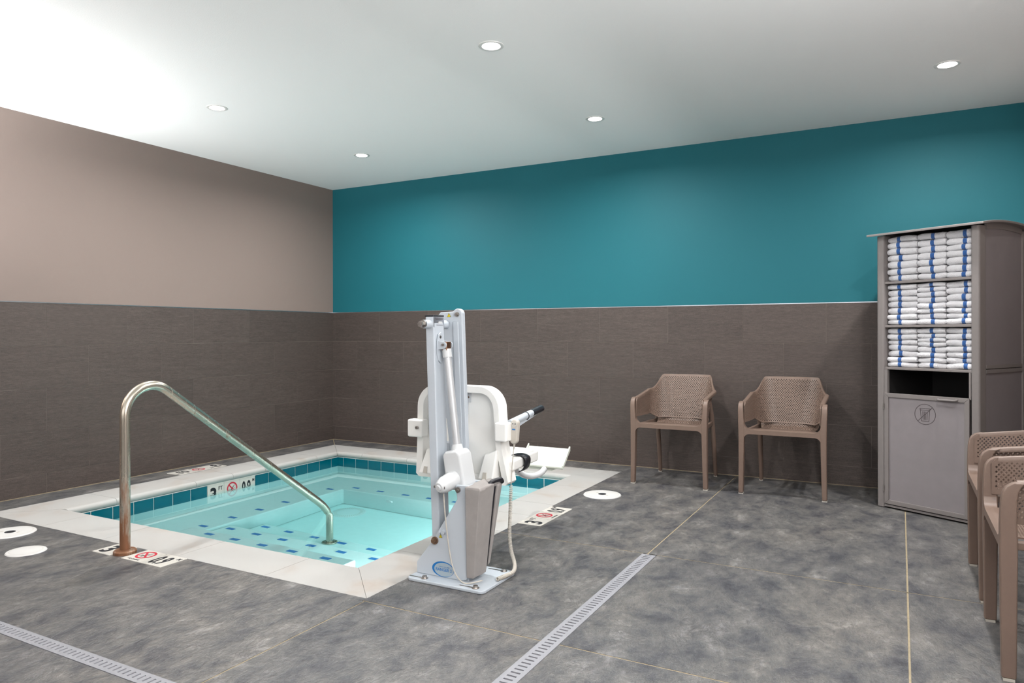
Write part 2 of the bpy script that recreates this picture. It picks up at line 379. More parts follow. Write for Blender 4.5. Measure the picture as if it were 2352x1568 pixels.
# unseen window frames added around the two fill lamps
def fill_window(name, pts):
    mb = MB()
    for b in pts: mb.box(*b)
    return structure(mb, name, M_FILLWIN, bevel=.004)
fill_window('fill_window_1', [(.56, .6, YF, YF+.1, .86, 2.54), (5.8, 5.84, YF, YF+.1, .86, 2.54), (.56, 5.84, YF, YF+.1, .86, .9), (.56, 5.84, YF, YF+.1, 2.5, 2.54), (3.18, 3.22, YF, YF+.1, .9, 2.5)])
fill_window('fill_window_2', [(XR-.1, XR, -6.14, -6.1, 1.26, 2.54), (XR-.1, XR, -3.7, -3.66, 1.26, 2.54), (XR-.1, XR, -6.14, -3.66, 1.26, 1.3), (XR-.1, XR, -6.14, -3.66, 2.5, 2.54), (XR-.1, XR, -4.92, -4.88, 1.3, 2.5)])
def uplight(label, loc, half, rz, power):  # unseen trough lights added to brighten the ceiling
    t = thing('fill_uplight', label, 'fill light', loc, rz)
    MB().box(-.09, .09, -half, half, -.06, -.05).box(-.09, -.08, -half, half, -.05, .05).box(.08, .09, -half, half, -.05, .05).box(-.08, .08, -half, -half+.01, -.05, .05).box(-.08, .08, half-.01, half, -.05, .05).obj('trough', M_TRIMW, t)
    area_lamp('lamp', (0, 0, .0), (R(180), 0, 0), 'RECTANGLE', .12, 2*half-.1, power, FILL_COL, 180, t)
uplight('added ceiling fill light in a white trough on the left wall, just past the left edge of the photo', (.09, -4.6, 1.35), .75, 0, UPLIGHT_W)
uplight('added ceiling fill light in a white trough on the right wall, beside the camera', (XR-.09, -5.6, .95), 1.2, 0, UPLIGHT2_W)
uplight('added ceiling fill light in a white trough on the wall behind the camera', (3.0, YF+.09, .7), 2.0, R(90), UPLIGHT3_W)

# grout bed behind the tiles, then each tile
part_l = MB().box(-.012, .0016, -3.98, 0, 0, W).obj('grout_bed', M_GROUT, wall_left)
part_b = MB().box(0, XR, -.0016, .012, 0, W).obj('grout_bed', M_GROUT, wall_back)
_tm = {}
def tile_mesh(w, h):
    k = (round(w, 3), round(h, 3))
    if k not in _tm:
        _tm[k] = MB().box(-w/2, w/2, 0, .010, -h/2, h/2).mesh('wall_tile', M_TILE)
    return _tm[k]
rows = []
z = W
while z > 0.001:
    rows.append((max(0, z-RW), z)); z -= RW
for k, (z0, z1) in enumerate(rows):
    # left wall: first joint .524 m from the corner, every other row shifted by half a tile
    js = [0.0]; j = .524 - (T/2 if k % 2 else 0)
    while j < 3.97: js.append(j); j += T
    js.append(3.98)
    for a, b in zip(js[:-1], js[1:]):
        if b-a < .02: continue
        o = link('wall_tile', tile_mesh(b-a-2*G, z1-z0-2*G), wall_left); o.location = (.003, -(a+b)/2, (z0+z1)/2); o.rotation_euler = (0, 0, R(90))
    js = [0.0]; j = .032 + (T/2 if k % 2 else 0)
    while j < XR-.02: js.append(j); j += T
    js.append(XR)
    for a, b in zip(js[:-1], js[1:]):
        if b-a < .02: continue
        o = link('wall_tile', tile_mesh(b-a-2*G, z1-z0-2*G), wall_back); o.location = ((a+b)/2, -.003, (z0+z1)/2)
structure(MB().box(0, .005, -3.98, 0, W, W+.006), 'trim_1', M_METAL, 'thin metal trim capping the tiles of the left wall')
structure(MB().box(0, XR, -.005, 0, W, W+.006), 'trim_2', M_METAL, 'thin metal trim capping the tiles of the teal wall')
structure(MB().box(0.0, .006, -3.98, 0, -.002, .004), 'baseboard_left', M_JOINT, 'tan sealant bead at the foot of the left wall')
structure(MB().box(0, XR, -.006, 0, -.002, .004), 'baseboard_back', M_JOINT, 'tan sealant bead at the foot of the teal wall')

# ------------------------------------------------------------------ floor: slabs with sawn joints
JX = .0036
PX0, PX1, PY0, PY1 = .595, 3.07, -3.185, -.585      # pool cavity
CX0, CX1, CY0, CY1 = .283, 3.375, -3.485, -.288     # outer edge of the coping
D1A, D1B, D2A, D2B = 4.225, 4.300, -4.430, -4.365   # drains
floor = structure(MB().box(-.1, XR+.1, YF-.1, CY0, -.16, -.06).box(-.1, CX0, CY0, .1, -.16, -.06).box(CX1, XR+.1, CY0, .1, -.16, -.06).box(CX0, CX1, CY1, .1, -.16, -.06), 'floor', M_JOINT, 'grey stamped concrete pool deck with tan joints')
def slab(poly):
    o = MB().prism(poly, -.06, 0).obj('slab', M_FLOOR, floor); return o
slab([(0, -.006), (CX0, CY1-.006), (CX0, CY0), (CX1-.001, CY0), (CX1-.001, -3.515), (CX1+.01, -3.515), (CX1+.01, D2B), (0, D2B)])
slab([(.006, 0), (4.25-JX, 0), (4.25-JX, -2.305), (CX1, -2.305), (CX1, CY1), (CX0+.006, CY1)])
slab([(CX1, -2.312), (D1A, -2.312), (D1A, -3.508), (CX1, -3.508)])
slab([(CX1+.017, -3.515), (D1A, -3.515), (D1A, D2B), (CX1+.017, D2B)])
slab([(4.25+JX, 0), (5.428-JX, 0), (5.428-JX, -2.305), (4.25+JX, -2.305)])
slab([(5.428+JX, 0), (XR, 0), (XR, -2.305), (5.428+JX, -2.305)])
slab([(D1B, -2.312), (5.428-JX, -2.312), (5.428-JX, -3.508), (D1B, -3.508)])
slab([(5.428+JX, -2.312), (XR, -2.312), (XR, -3.508), (5.428+JX, -3.508)])
slab([(D1B, -3.515), (5.428-JX, -3.515), (5.428-JX, -4.71), (D1B, -4.71)])
slab([(5.428+JX, -3.515), (XR, -3.515), (XR, -4.71), (5.428+JX, -4.71)])
slab([(0, D2A), (3.38, D2A), (3.38, -6.5), (0, -6.5)])
slab([(3.387, D2A), (D1B, D2A), (D1B, -4.717), (5.4245, -4.717), (5.4245, -6.5), (3.387, -6.5)])
slab([(5.4315, -4.717), (XR, -4.717), (XR, -6.5), (5.4315, -6.5)])
slab([(0, -6.507), (XR, -6.507), (XR, YF), (0, YF)])
for jb_ in ((CX1, XR, -2.313, -2.304), (CX1, XR, -3.516, -3.507), (4.244, 4.256, -2.31, 0), (5.424, 5.432, -6.51, 0), (D1B, XR, -4.718, -4.709), (CX1+.009, CX1+.018, D2B, -3.51), (3.379, 3.388, -6.5, D2A), (0, XR, -6.508, -6.499)):
    for seg_ in ([(jb_[0], D1A), (D1B, jb_[1])] if jb_[0] == CX1 else [(jb_[0], jb_[1])]):
        MB().box(seg_[0], seg_[1], jb_[2], jb_[3], -.05, -.0012).obj('joint_filler', M_JOINT, floor)
MB().prism([(0, 0), (.012, 0), (CX0+.006, CY1), (CX0, CY1-.006), (0, -.012)], -.05, -.0012).obj('joint_filler', M_JOINT, floor)
MB().box(D1A, D1B, D2A, -2.312, -.06, -.03).box(0, D1B, D2A, D2B, -.06, -.03).obj('drain_channel', M_DARK, floor)

# trench drain grates: slotted plates
def grate(name, label, x0, x1, y0, y1, along, pitch=.0262, s0=.26, s1=.74):
    t = thing(name, label, 'drain', ((x0+x1)/2, (y0+y1)/2, 0), group='trench drain grates in the deck')
    mb = MB(); zt = .002; e = .0015
    if along == 'y':
        w = x1-x0; a = x0+w*s0; b = x0+w*s1
        mb.box(x0+e, a, y0, y1, -.012, zt).box(b, x1-e, y0, y1, -.012, zt)
        y = y1-.012
        mb.box(a, b, y, y1, -.012, zt)
        while y > y0+.02:
            mb.box(a, b, y-pitch, y-.009, -.012, zt); y -= pitch
    else:
        w = y1-y0; a = y0+w*s0; b = y0+w*s1
        mb.box(x0, x1, y0+e, a, -.012, zt).box(x0, x1, b, y1-e, -.012, zt)
        x = x1-.012; mb.box(x, x1, a, b, -.012, zt)
        while x > x0+.02:
            mb.box(x-pitch, x-.008, a, b, -.012, zt); x -= pitch
    part(mb, 'slotted_plate', M_GRATE, t); return t
grate('trench_drain_grate', 'grey slotted drain strip running from the deck joint towards the viewer', D1A, D1B, D2A, -2.325, 'y')
grate('trench_drain_grate', 'grey slotted drain strip crossing the lower left corner of the deck', .02, D1A-.004, D2A, D2B, 'x')

# ------------------------------------------------------------------ spa pool
pool = thing('spa_pool', 'square sunken spa pool with white coping and teal waterline tiles', 'pool', (1.83, -1.885, 0))
WZ = -.124; FZ = -1.02
def P(mb, name, mat, **kw):
    o = part(mb, name, mat, pool, **kw); o.cycles.is_caustics_receiver = True; return o
sh = MB()
t_ = .12
sh.box(PX0-t_, PX0, PY0-t_, PY1+t_, FZ-.1, -.05).box(PX1, PX1+t_, PY0-t_, PY1+t_, FZ-.1, -.05)
sh.box(PX0, PX1, PY0-t_, PY0, FZ-.1, -.05).box(PX0, PX1, PY1, PY1+t_, FZ-.1, -.05)
P(sh, 'pool_wall', M_PLASTER)
P(MB().box(PX0, PX1, PY0, PY1, FZ-.1, FZ), 'pool_floor', M_PLASTER)
BX, BY, BZ = 1.105, -1.09, -.55
P(MB().prism([(PX0, PY0), (BX, PY0), (BX, BY), (PX1, BY), (PX1, PY1), (PX0, PY1)], FZ, BZ), 'bench', M_PLASTER, bevel=.02, seg=3)
for zt, ye, xe in ((-.37, -2.60, 2.56), (-.60, -2.285, 2.72), (-.84, -1.965, 2.72)):
    P(MB().box(BX, xe, PY0, ye, FZ, zt), 'step', M_PLASTER, bevel=.018, seg=3)
stm = MB().box(-.036, .036, -.017, .017, -.001, .003).mesh('step_tile', M_BLUE)
stm2 = MB().box(-.017, .017, -.036, .036, -.001, .003).mesh('step_tile', M_BLUE)
L0 = Vector(pool.location)
def steptile(x, y, z_, me=stm):
    o = link('step_tile', me, pool); o.location = Vector((x, y, z_))-L0; o.cycles.is_caustics_receiver = True
for x in (1.350, 1.594, 1.844, 2.10, 2.375): steptile(x, -2.665, -.37)
for x in (1.186, 1.444, 1.696, 1.954, 2.217, 2.491): steptile(x, -2.352, -.60)
for x in (1.180, 1.418, 1.672, 1.929, 2.195): steptile(x, -2.025, -.84)
for y in (-2.435, -2.178, -1.921, -1.652, -1.39, -1.133): steptile(1.0, y, BZ)
for x in (1.171, 1.441, 1.712, 1.964, 2.22, 2.48): steptile(x, -.99, BZ)
# main drain cover and return jets
d = MB(); d.lathe([(0, .014), (.07, .014), (.13, .008), (.145, 0)], (1.33, -1.27, FZ))
P(d, 'main_drain_cover', M_WPLAST, smooth=40)
d = MB()
for k in range(40):
    a = 2*math.pi*k/40; c, s_ = math.cos(a), math.sin(a)
    p = [(1.33+c*r-s_*w, -1.27+s_*r+c*w) for r, w in ((.095, -.003), (.138, -.003), (.138, .003), (.095, .003))]
    d.add([(p[0][0], p[0][1], FZ+.0125), (p[1][0], p[1][1], FZ+.0065), (p[2][0], p[2][1], FZ+.0065), (p[3][0], p[3][1], FZ+.0125)], [(0, 1, 2, 3)])
P(d, 'drain_slots', M_GREYPL)
for x in (1.62, 2.5):
    P(MB().cyl((x, BY, -.72), (x, BY-.012, -.72), .035, .028, n=24), 'return_jet', M_WPLAST, smooth=40)
# underwater spa lamps in the right-hand wall and the step wall
def spa_lamp(x, y, z_, rot, ax_, power):
    c = Vector((x, y, z_)); n = Vector(ax_)
    P(MB().cyl(c, c+n*.012, .105, .095, n=32), 'spa_light', M_WPLAST, smooth=40)
    area_lamp('spa_lamp', c+n*.02-L0, rot, 'DISK', .17, .17, power, (1, .97, .97), 178, pool)
for y in (-1.25, -1.95, -2.65): spa_lamp(PX1, y, -.40, (0, R(90+10), 0), (-1, 0, 0), POOL_W*.55)
for x, y in ((2.80, -1.32), (2.80, -1.80)): spa_lamp(x, y, FZ, (R(180), 0, 0), (0, 0, 1), POOL_W*.36)
# waterline tiles (grout bed first)
TZ0, TZ1 = -.206, -.052
P(MB().box(PX0, PX0+.004, PY0, PY1, TZ0, -.05).box(PX0, PX1, PY1-.004, PY1, TZ0, -.05).box(PX1-.004, PX1, PY0, PY1, TZ0, -.05).box(PX0, PX1, PY0, PY0+.004, TZ0, -.05), 'waterline_grout', M_PGROUT)
_wt = {}
def wtile(w, mat, side, c):
    k = (round(w, 3), mat.name)
    if k not in _wt: _wt[k] = MB().box(-w/2, w/2, -.009, -.003, -.074, .074).mesh('waterline_tile', mat)
    o = link('waterline_tile' if mat is M_PTILE else 'depth_tile', _wt[k], pool); o.cycles.is_caustics_receiver = True
    zc = (TZ0+TZ1)/2
    if side == 'back': o.location = Vector((c, PY1, zc))-L0
    elif side == 'left': o.location = Vector((PX0, c, zc))-L0; o.rotation_euler = (0, 0, R(90))
    elif side == 'right': o.location = Vector((PX1, c, zc))-L0; o.rotation_euler = (0, 0, R(-90))
    else: o.location = Vector((c, PY0, zc))-L0; o.rotation_euler = (0, 0, R(180))
    return o
GP = .0036
def glyph(parent, me, x, y, z_, upright):
    o = link('lettering' if me.name.startswith('lettering') else me.name.split('.')[0], me, parent)
    o.location = (x, y, z_)
    if upright: o.rotation_euler = (R(90), 0, 0)
    return o
def ring_mesh(r0, r1, mat, n=40, h=.0004, slash=0):
    mb = MB()
    for k in range(n):
        a, b = 2*math.pi*k/n, 2*math.pi*(k+1)/n
        mb.add([(r0*math.cos(a), r0*math.sin(a), h), (r1*math.cos(a), r1*math.sin(a), h), (r1*math.cos(b), r1*math.sin(b), h), (r0*math.cos(b), r0*math.sin(b), h)], [(0, 1, 2, 3)])
    if slash:
        w = slash/2; q = []
        c, s_ = math.cos(R(135)), math.sin(R(135))
        for u, v in ((-r0-.001, -w), (r0+.001, -w), (r0+.001, w), (-r0-.001, w)): q.append((u*c-v*s_, u*s_+v*c, h))
        mb.add(q, [(0, 1, 2, 3)])
    return mb.mesh('no_diving_ring', mat)
M_RINGME = ring_mesh(.040, .052, M_RED, slash=.011)
def diver_mesh():
    mb = MB(); h = .0003
    def bar(p, q, w0, w1):
        p, q = Vector(p), Vector(q); t = (q-p).normalized(); n = Vector((-t.y, t.x))
        mb.add([(*(p+n*w0), h), (*(p-n*w0), h), (*(q-n*w1), h), (*(q+n*w1), h)], [(0, 1, 2, 3)])
    bar((-.012, -.014), (.006, .008), .005, .0035); bar((.006, .008), (.022, .026), .003, .0018); bar((-.012, -.014), (-.004, -.026), .002, .0015); bar((-.010, -.010), (-.022, -.022), .002, .0015)
    for yy in (-.018, -.028): 
        for k in range(-3, 4): bar((k*.0095-.004, yy+.002*(k % 2)), (k*.0095+.004, yy+.002*((k+1) % 2)), .0007, .0007)
    bar((-.034, -.002), (-.008, -.006), .0008, .0008); bar((.012, .002), (.035, .004), .0008, .0008)
    return mb.mesh('diver_symbol', M_BLACK)
M_DIVER = diver_mesh()
def marker_print(tile, kind, upright):
    """black numerals and the no-diving sign on a 152 mm tile; tile-local x reads rightwards"""
    if upright: pos = lambda x, y: (x, -.0094, y)
    else: pos = lambda x, y: (x, y, .0034)
    def put(me, x, y): return glyph(tile, me, *pos(x, y), upright)
    if kind == '3FT':
        put(text_mesh('3', .148, .032, .92, M_BLACK), -.024, -.006); put(text_mesh('FT', .046, .006, .9, M_BLACK), .046, .036)
    elif kind == 'ND':
        put(M_RINGME, 0, .012); put(M_DIVER, 0, .012); put(text_mesh('NO DIVING', .0165, .006, 1.0, M_BLACK), 0, -.058)
    elif kind == '0.9M':
        put(text_mesh('0.9', .142, .028, .52, M_BLACK), -.014, -.006); put(text_mesh('M', .036, .006, .85, M_BLACK), .059, .044)
    elif kind == '00M':
        put(text_mesh('0.9', .142, .028, .52, M_BLACK), -.014, -.006); put(text_mesh('M', .036, .006, .85, M_BLACK), .059, .044)
jl = [-3.160, -3.007, -2.8531, -2.6992, -2.5436, -2.3879, -2.2339, -2.0835]
for a, b in zip(jl[:-1], jl[1:]): wtile(b-a-2*GP, M_PTILE, 'left', (a+b)/2)
jl2 = [-1.6093, -1.4607, -1.3076, -1.1509, -.9983, -.8426, -.6845, -.590]
for a, b in zip(jl2[:-1], jl2[1:]): wtile(b-a-2*GP, M_PTILE, 'left', (a+b)/2)
for k, kd in enumerate(('3FT', 'ND', '00M')):
    marker_print(wtile(.1555, M_WTILE, 'left', -2.0835+.158*(k+.5)), kd, True)
jb = [.600, .6712, .8215, .9754, 1.1287, 1.2818, 1.4335, 1.584]
for a, b in zip(jb[:-1], jb[1:]): wtile(b-a-2*GP, M_PTILE, 'back', (a+b)/2)
for k, kd in enumerate(('3FT', 'ND', '00M')):
    marker_print(wtile(.1525, M_WTILE, 'back', 1.584+.155*(k+.5)), kd, True)
xs_ = 2.049
while xs_ < 3.0:
    wtile(.1545-2*GP, M_PTILE, 'back', xs_+.077); xs_ += .1545
for k in range(16):
    wtile(.1545-2*GP, M_PTILE, 'right', PY0+.02+.1545*(k+.5))
    if k < 15: wtile(.1545-2*GP, M_PTILE, 'front', PX0+.02+.1545*(k+.5))
# coping stones with a rounded nose over the water
NO = .018     # overhang of the nose past the tile
def cope_profile(w):     # (u from outer edge to nose, z)
    th = .052; r = th/2
    return [(0, -th), (0, 0)] + [(w-r+r*math.cos(R(a)), -r+r*math.sin(R(a))) for a in range(90, -91, -20)] + [(w-r, -th)]
def coping(side, a, b, ma=0, mbb=0):
    """a,b along the edge; ma/mbb = 1 for a mitred end"""
    mbx = MB(); rows_ = []
    w = {'left': PX0+NO-CX0, 'back': CY1-PY1+NO, 'right': CX1-PX1+NO, 'front': PY0+NO-CY0}[side]
    prof = cope_profile(w)
    for e, mt, sg in ((a, ma, 1), (b, mbb, -1)):
        row = []
        for u, zz in prof:
            off = e + (sg*u if mt else sg*.0012)
            if side == 'left': row.append((CX0+u, off, zz))
            elif side == 'right': row.append((CX1-u, off, zz))
            elif side == 'back': row.append((off, CY1-u, zz))
            else: row.append((off, CY0+u, zz))
        rows_.append(row)
    mbx.grid(rows_, closed=True); n = len(prof)
    mbx.f += [tuple(range(n-1, -1, -1)), tuple(range(n, 2*n))]
    o = part(mbx, 'coping_stone', M_COPE, pool, smooth=30)
    return o
mg = .0012
for s_, js in (('back', [CX0+mg, .905, 1.43, 2.03, 2.64, CX1-mg]), ('left', [CY0+mg, -2.83, -2.19, -1.84, -1.505, -.885, CY1-mg]),
               ('right', [CY0+mg, -2.868, -2.29, -1.90, -1.574, -.99, CY1-mg]), ('front', [CX0+mg, .90, 1.49, 2.126, 2.756, CX1-mg])):
    for i, (a, b) in enumerate(zip(js[:-1], js[1:])): coping(s_, a, b, i == 0, i == len(js)-2)

# water
wat = MB().add([(PX0, PY0, WZ), (PX1, PY0, WZ), (PX1, PY1, WZ), (PX0, PY1, WZ)], [(0, 1, 2, 3)]).obj('pool_water', M_WATER)
tag(wat, 'clear turquoise water filling the sunken spa pool', 'water', kind='stuff')
wat.data.shade_smooth()
wat.cycles.is_caustics_caster = True

# ------------------------------------------------------------------ deck depth markers
def deck_marker(label, loc, rotz, offs):
    t = thing('depth_marker', label, 'sign', loc, rotz)
    for kd, ox in zip(('3FT', 'ND', '0.9M'), offs):
        o = MB().box(-.076, .076, -.076, .076, -.004, .003).obj('marker_tile', M_WTILE, t, bevel=.001, seg=1); o.location = (ox, 0, 0)
        marker_print(o, kd, False)
deck_marker('white depth marker tiles set in the deck right of the pool', (3.452, -1.862, 0), R(90), (-.158, 0, .158))
deck_marker('white depth marker tiles at the foot of the handrail', (1.94, -3.566, 0), 0, (-.201, .043, .201))
deck_marker('white depth marker tiles between the left wall and the pool', (.196, -1.855, 0), R(-90), (-.158, 0, .158))

# deck lids
def lid(label, x, y, r, holes, rz=0):
    t = thing('skimmer_lid' if holes else 'deck_plate', label, 'lid', (x, y, 0), rz)
    MB().lathe([(0, .006), (r-.012, .006), (r-.004, .005), (r, 0)], n=48).obj('disc', M_LID, t, smooth=40)
    mb = ring_mesh(r-.020, r-.018, M_GREYPL, n=48, h=.0063); link('groove', mb, t)
    if holes:
        MB().cyl((0, 0, .0061), (0, 0, .0068), .028, n=24).obj('centre_hole', M_BLACK, t)
        for s in (-1, 1): MB().box(-.006+s*.052, .006+s*.052, -.009, .009, .0061, .0067).obj('finger_slot', M_GREYPL, t)
lid('round white skimmer lid with a dark centre beside the right coping', 3.547, -1.146, .133, True, R(-30))
lid('round white skimmer lid with a dark centre at the left edge of the deck', .895, -3.652, .13, True, R(20))
lid('plain round white deck plate nearer than the dark-centred lid on the left', 1.356, -3.805, .094, False)

# ------------------------------------------------------------------ handrail
rail = thing('handrail', 'rust-stained steel handrail curving from the deck down into the spa pool', 'handrail', (1.845, -3.578, 0))
pts = [(-3.578, .0), (-3.578, .68)]
cxr, czr = -3.428, .72
a_end = 53.0
pts = [(-3.578, 0), (-3.578, .2), (-3.578, .45), (-3.578, .66)]
for i in range(13):
    a = R(180 - (180-a_end)*i/12); pts.append((-3.578+.150*(1+math.cos(a)), .715+.150*math.sin(a)))
p_end = Vector((-2.175, -.018)); st = Vector(pts[-1])
for k in (.2, .4, .6, .8, 1.0): pts.append(tuple(st.lerp(p_end, k)))
pts += [(-2.125, -.058), (-2.085, -.10), (-2.063, -.145), (-2.055, -.2), (-2.055, -.4), (-2.055, -.836)]
tb = MB().tube([(1.845, y, zz) for y, zz in pts], .0255, n=20)
ro = tb.obj('rail_tube', M_RAIL, None, smooth=50)
ro.parent = rail; ro.matrix_parent_inverse = Matrix.Translation(-Vector(rail.location))
for (y, z0, nm) in ((-3.578, 0, 'flange'), (-2.055, -.84, 'flange')):
    fl_ = MB().lathe([(.026, .022), (.050, .020), (.056, .014), (.056, 0)], (1.845, y, z0), n=36)
    o = fl_.obj(nm, M_RAIL, None, smooth=40); o.parent = rail; o.matrix_parent_inverse = Matrix.Translation(-Vector(rail.location))

# ------------------------------------------------------------------ ceiling downlights
def downlight(label, x, y):
    t = thing('recessed_downlight', label, 'ceiling light', (x, y, H), group='recessed ceiling downlights')
    MB().lathe([(.047, .004), (.051, -.004), (.062, -.0055), (.068, -.003), (.069, .0)], n=40).obj('trim_ring', M_TRIMW, t, smooth=40)
    MB().lathe([(0, -.002), (.03, -.002), (.0475, -.001)], n=32).obj('lens', M_LENS, t, smooth=60)
    a = area_lamp('lamp', (0, 0, -.008), (0, 0, 0), 'DISK', .09, .09, LAMP_W, (1, .99, .98), 165, t)
for x, y, lb in ((1.275, -2.535, 'glowing recessed downlight nearest the left wall'), (3.46, -2.55, 'glowing recessed downlight highest in the middle of the ceiling'),
                 (1.28, -1.035, 'small glowing recessed downlight nearest the corner of the two walls'), (3.46, -1.05, 'glowing recessed downlight nearer the teal wall above the pool lift'),
                 (5.645, -1.048, 'glowing recessed downlight on the right above the towel cabinet')):
    downlight(lb, x, y)
for x in (1.275, 3.46, 5.645):
    if x > 5: downlight('glowing recessed downlight above the chairs on the right', x, -2.54)

# ------------------------------------------------------------------ pool lift
lift = thing('pool_lift', 'white pool access lift with mast, actuator and hanging plastic seat', 'pool lift', (3.59, -3.06, 0))
def LP(mb, name, mat, parent=None, **kw):
    o = part(mb, name, mat, lift, **kw)
    if parent: o.parent = parent
    return o
# base plate with slots and bolts
bp_ = LP(MB().prism(rrect(3.383, 3.798, -3.217, -2.904, .028), 0, .014), 'base_plate', M_WPOWDER, bevel=.003)
for x, y, sl in ((3.47, -3.190, .085), (3.745, -3.190, .085), (3.745, -2.932, .085), (3.47, -2.932, .085)):
    LP(MB().prism(rrect(x-sl, x+.004, y-.005, y+.005, .0045), .0138, .0146), 'slot', M_STEEL, bp_)
    b = MB().cyl((x, y, .014), (x, y, .0165), .017, n=24).cyl((x, y, .0165), (x, y, .026), .0115, n=6)
    LP(b, 'anchor_bolt', M_STEEL, bp_)
# gusset body: two side plates and a web
gp = [(3.391, .014), (3.391, .066), (3.477, .171), (3.606, .366), (3.618, .386), (3.606, .440), (3.612, .449), (3.676, .451), (3.681, .446), (3.681, .05)] + [(3.645+.036*math.cos(R(a)), .05+.036*math.sin(R(a))) for a in range(0, -91, -30)]
gf = LP(MB().prism(gp, -3.142, -3.130, 'y'), 'gusset_plate', M_WPOWDER, bevel=.004)
LP(MB().prism(gp, -3.012, -3.000, 'y'), 'gusset_plate', M_WPOWDER, bevel=.004)
LP(MB().box(3.645, 3.672, -3.130, -3.012, .014, .44), 'gusset_web', M_WPOWDER)
LP(MB().cyl((3.497, -3.150, .180), (3.497, -3.142, .180), .0175, n=24).cyl((3.497, -3.162, .180), (3.497, -3.150, .180), .012, n=6), 'pivot_bolt', M_RUSTB)
LP(MB().cyl((3.545, -3.155, .226), (3.545, -3.142, .226), .010, n=18).cyl((3.528, -3.158, .223), (3.528, -3.142, .223), .005, n=12), 'stop_pin', M_WPOWDER, smooth=40)
LP(MB().cyl((3.625, -3.150, .428), (3.625, -3.142, .428), .013, n=24).cyl((3.625, -3.158, .428), (3.625, -3.150, .428), .007, n=6), 'actuator_bolt', M_STEEL)
# badge
def ell(cx_, cz_, a, b, n=40, r=0):
    return [(cx_+a*math.cos(2*math.pi*i/n)*math.cos(r)-b*math.sin(2*math.pi*i/n)*math.sin(r), cz_+a*math.cos(2*math.pi*i/n)*math.sin(r)+b*math.sin(2*math.pi*i/n)*math.cos(r)) for i in range(n)]
bd = LP(MB().prism(ell(3.5405, .052, .0605, .0355), -3.1425, -3.1430, 'y'), 'badge', M_BADGE)
LP(MB().prism(ell(3.5455, .0505, .0535, .0315), -3.1430, -3.1435, 'y'), 'badge_face', M_BADGEG, bd)
def badge_text(t, size, bold, xs, x, z_, mat):
    o = link('lettering', text_mesh(t, size, bold, xs, mat, .0002), lift)
    o.location = Vector((x, -3.1438, z_))-Vector(lift.location); o.rotation_euler = (R(90), 0, 0); o.parent = bd
badge_text('RANGER 2', .0190, .012, 1.0, 3.545, .050, M_BADGE)
badge_text('THE PRO POOL SERIES', .0058, .0, 1.0, 3.548, .063, M_BADGE)
# warning triangles
def warn(x, y, z_, s, rot='y', parent=lift):
    mb = MB().prism([(x-s, z_-s*.85), (x+s, z_-s*.85), (x, z_+s*.9)], y, y-.0004, 'y'); w = LP(mb, 'warning_label', M_BLACK)
    LP(MB().prism([(x-s*.78, z_-s*.72), (x+s*.78, z_-s*.72), (x, z_+s*.64)], y-.0004, y-.0008, 'y'), 'triangle', M_YEL, w)
    LP(MB().box(x-s*.09, x+s*.09, y-.0012, y-.0008, z_-s*.3, z_+s*.25).box(x-s*.09, x+s*.09, y-.0012, y-.0008, z_-s*.55, z_-s*.4), 'exclamation_mark', M_BLACK, w)
warn(3.527, -3.1425, .204, .0095)
# mast (leans slightly towards the pool at its top)
ms = LP(MB().hexa([(3.449, -3.10, .165), (3.493, -3.10, .165), (3.493, -3.012, .165), (3.449, -3.012, .165), (3.412, -3.10, 1.222), (3.460, -3.10, 1.222), (3.460, -3.012, 1.222), (3.412, -3.012, 1.222)]), 'mast', M_WPOWDER, bevel=.006, seg=3)
LP(MB().box(3.411, 3.461, -3.101, -3.011, 1.222, 1.230), 'mast_cap', M_BLKPL, bevel=.002)
LP(MB().add([(3.4612, -3.0995, 1.172), (3.4612, -3.0125, 1.172), (3.4606, -3.0125, 1.219), (3.4606, -3.0995, 1.219)], [(0, 1, 2, 3)]), 'data_plate', M_METAL, ms)
LP(MB().add([(3.4620, -3.062, 1.189), (3.4620, -3.028, 1.189), (3.4618, -3.028, 1.199), (3.4618, -3.062, 1.199)], [(0, 1, 2, 3)]), 'serial_sticker', M_WPLAST, ms)
for k, zz in enumerate((1.2135, 1.208, 1.181)):
    LP(MB().add([(3.4622, -3.09+.006*k, zz), (3.4622, -3.024, zz), (3.4620, -3.024, zz+.0022), (3.4620, -3.09+.006*k, zz+.0022)], [(0, 1, 2, 3)]), 'printed_line', M_ICON, ms)
LP(MB().cyl((3.437, -3.148, 1.186), (3.437, -3.10, 1.186), .0205, n=24).cyl((3.437, -3.012, 1.186), (3.437, -2.958, 1.186), .0205, n=24), 'pivot_sleeve', M_WPOWDER, smooth=40)
LP(MB().cyl((3.437, -3.158, 1.186), (3.437, -3.148, 1.186), .019, n=24).cyl((3.437, -3.178, 1.186), (3.437, -3.158, 1.186), .0145, n=6), 'pivot_bolt', M_STEEL)
# parallel link plate behind the mast
xe, ze = 3.500, 1.236
lkp = [(3.40, 1.246)] + [(xe+.027*math.cos(R(a)), ze+.027*math.sin(R(a))) for a in range(150, -1, -15)] + [(3.552, .55), (3.553, .46), (3.47, .46), (3.383, 1.10), (3.383, 1.228)]
lkpo = LP(MB().prism(lkp, -2.955, -2.925, 'y'), 'link_plate', M_WPOWDER, bevel=.005, seg=3)
LP(MB().prism([(3.478, 1.20), (3.508, 1.20), (3.536, .50), (3.50, .50)], -2.962, -2.955, 'y'), 'link_flange', M_WPOWDER, lkpo, bevel=.003)
LP(MB().cyl((xe, -2.960, ze-.002), (xe, -2.955, ze-.002), .0115, n=20).cyl((xe, -2.968, ze-.002), (xe, -2.960, ze-.002), .008, n=6), 'link_bolt', M_STEEL)
warn(3.452, -2.9555, 1.232, .0115)
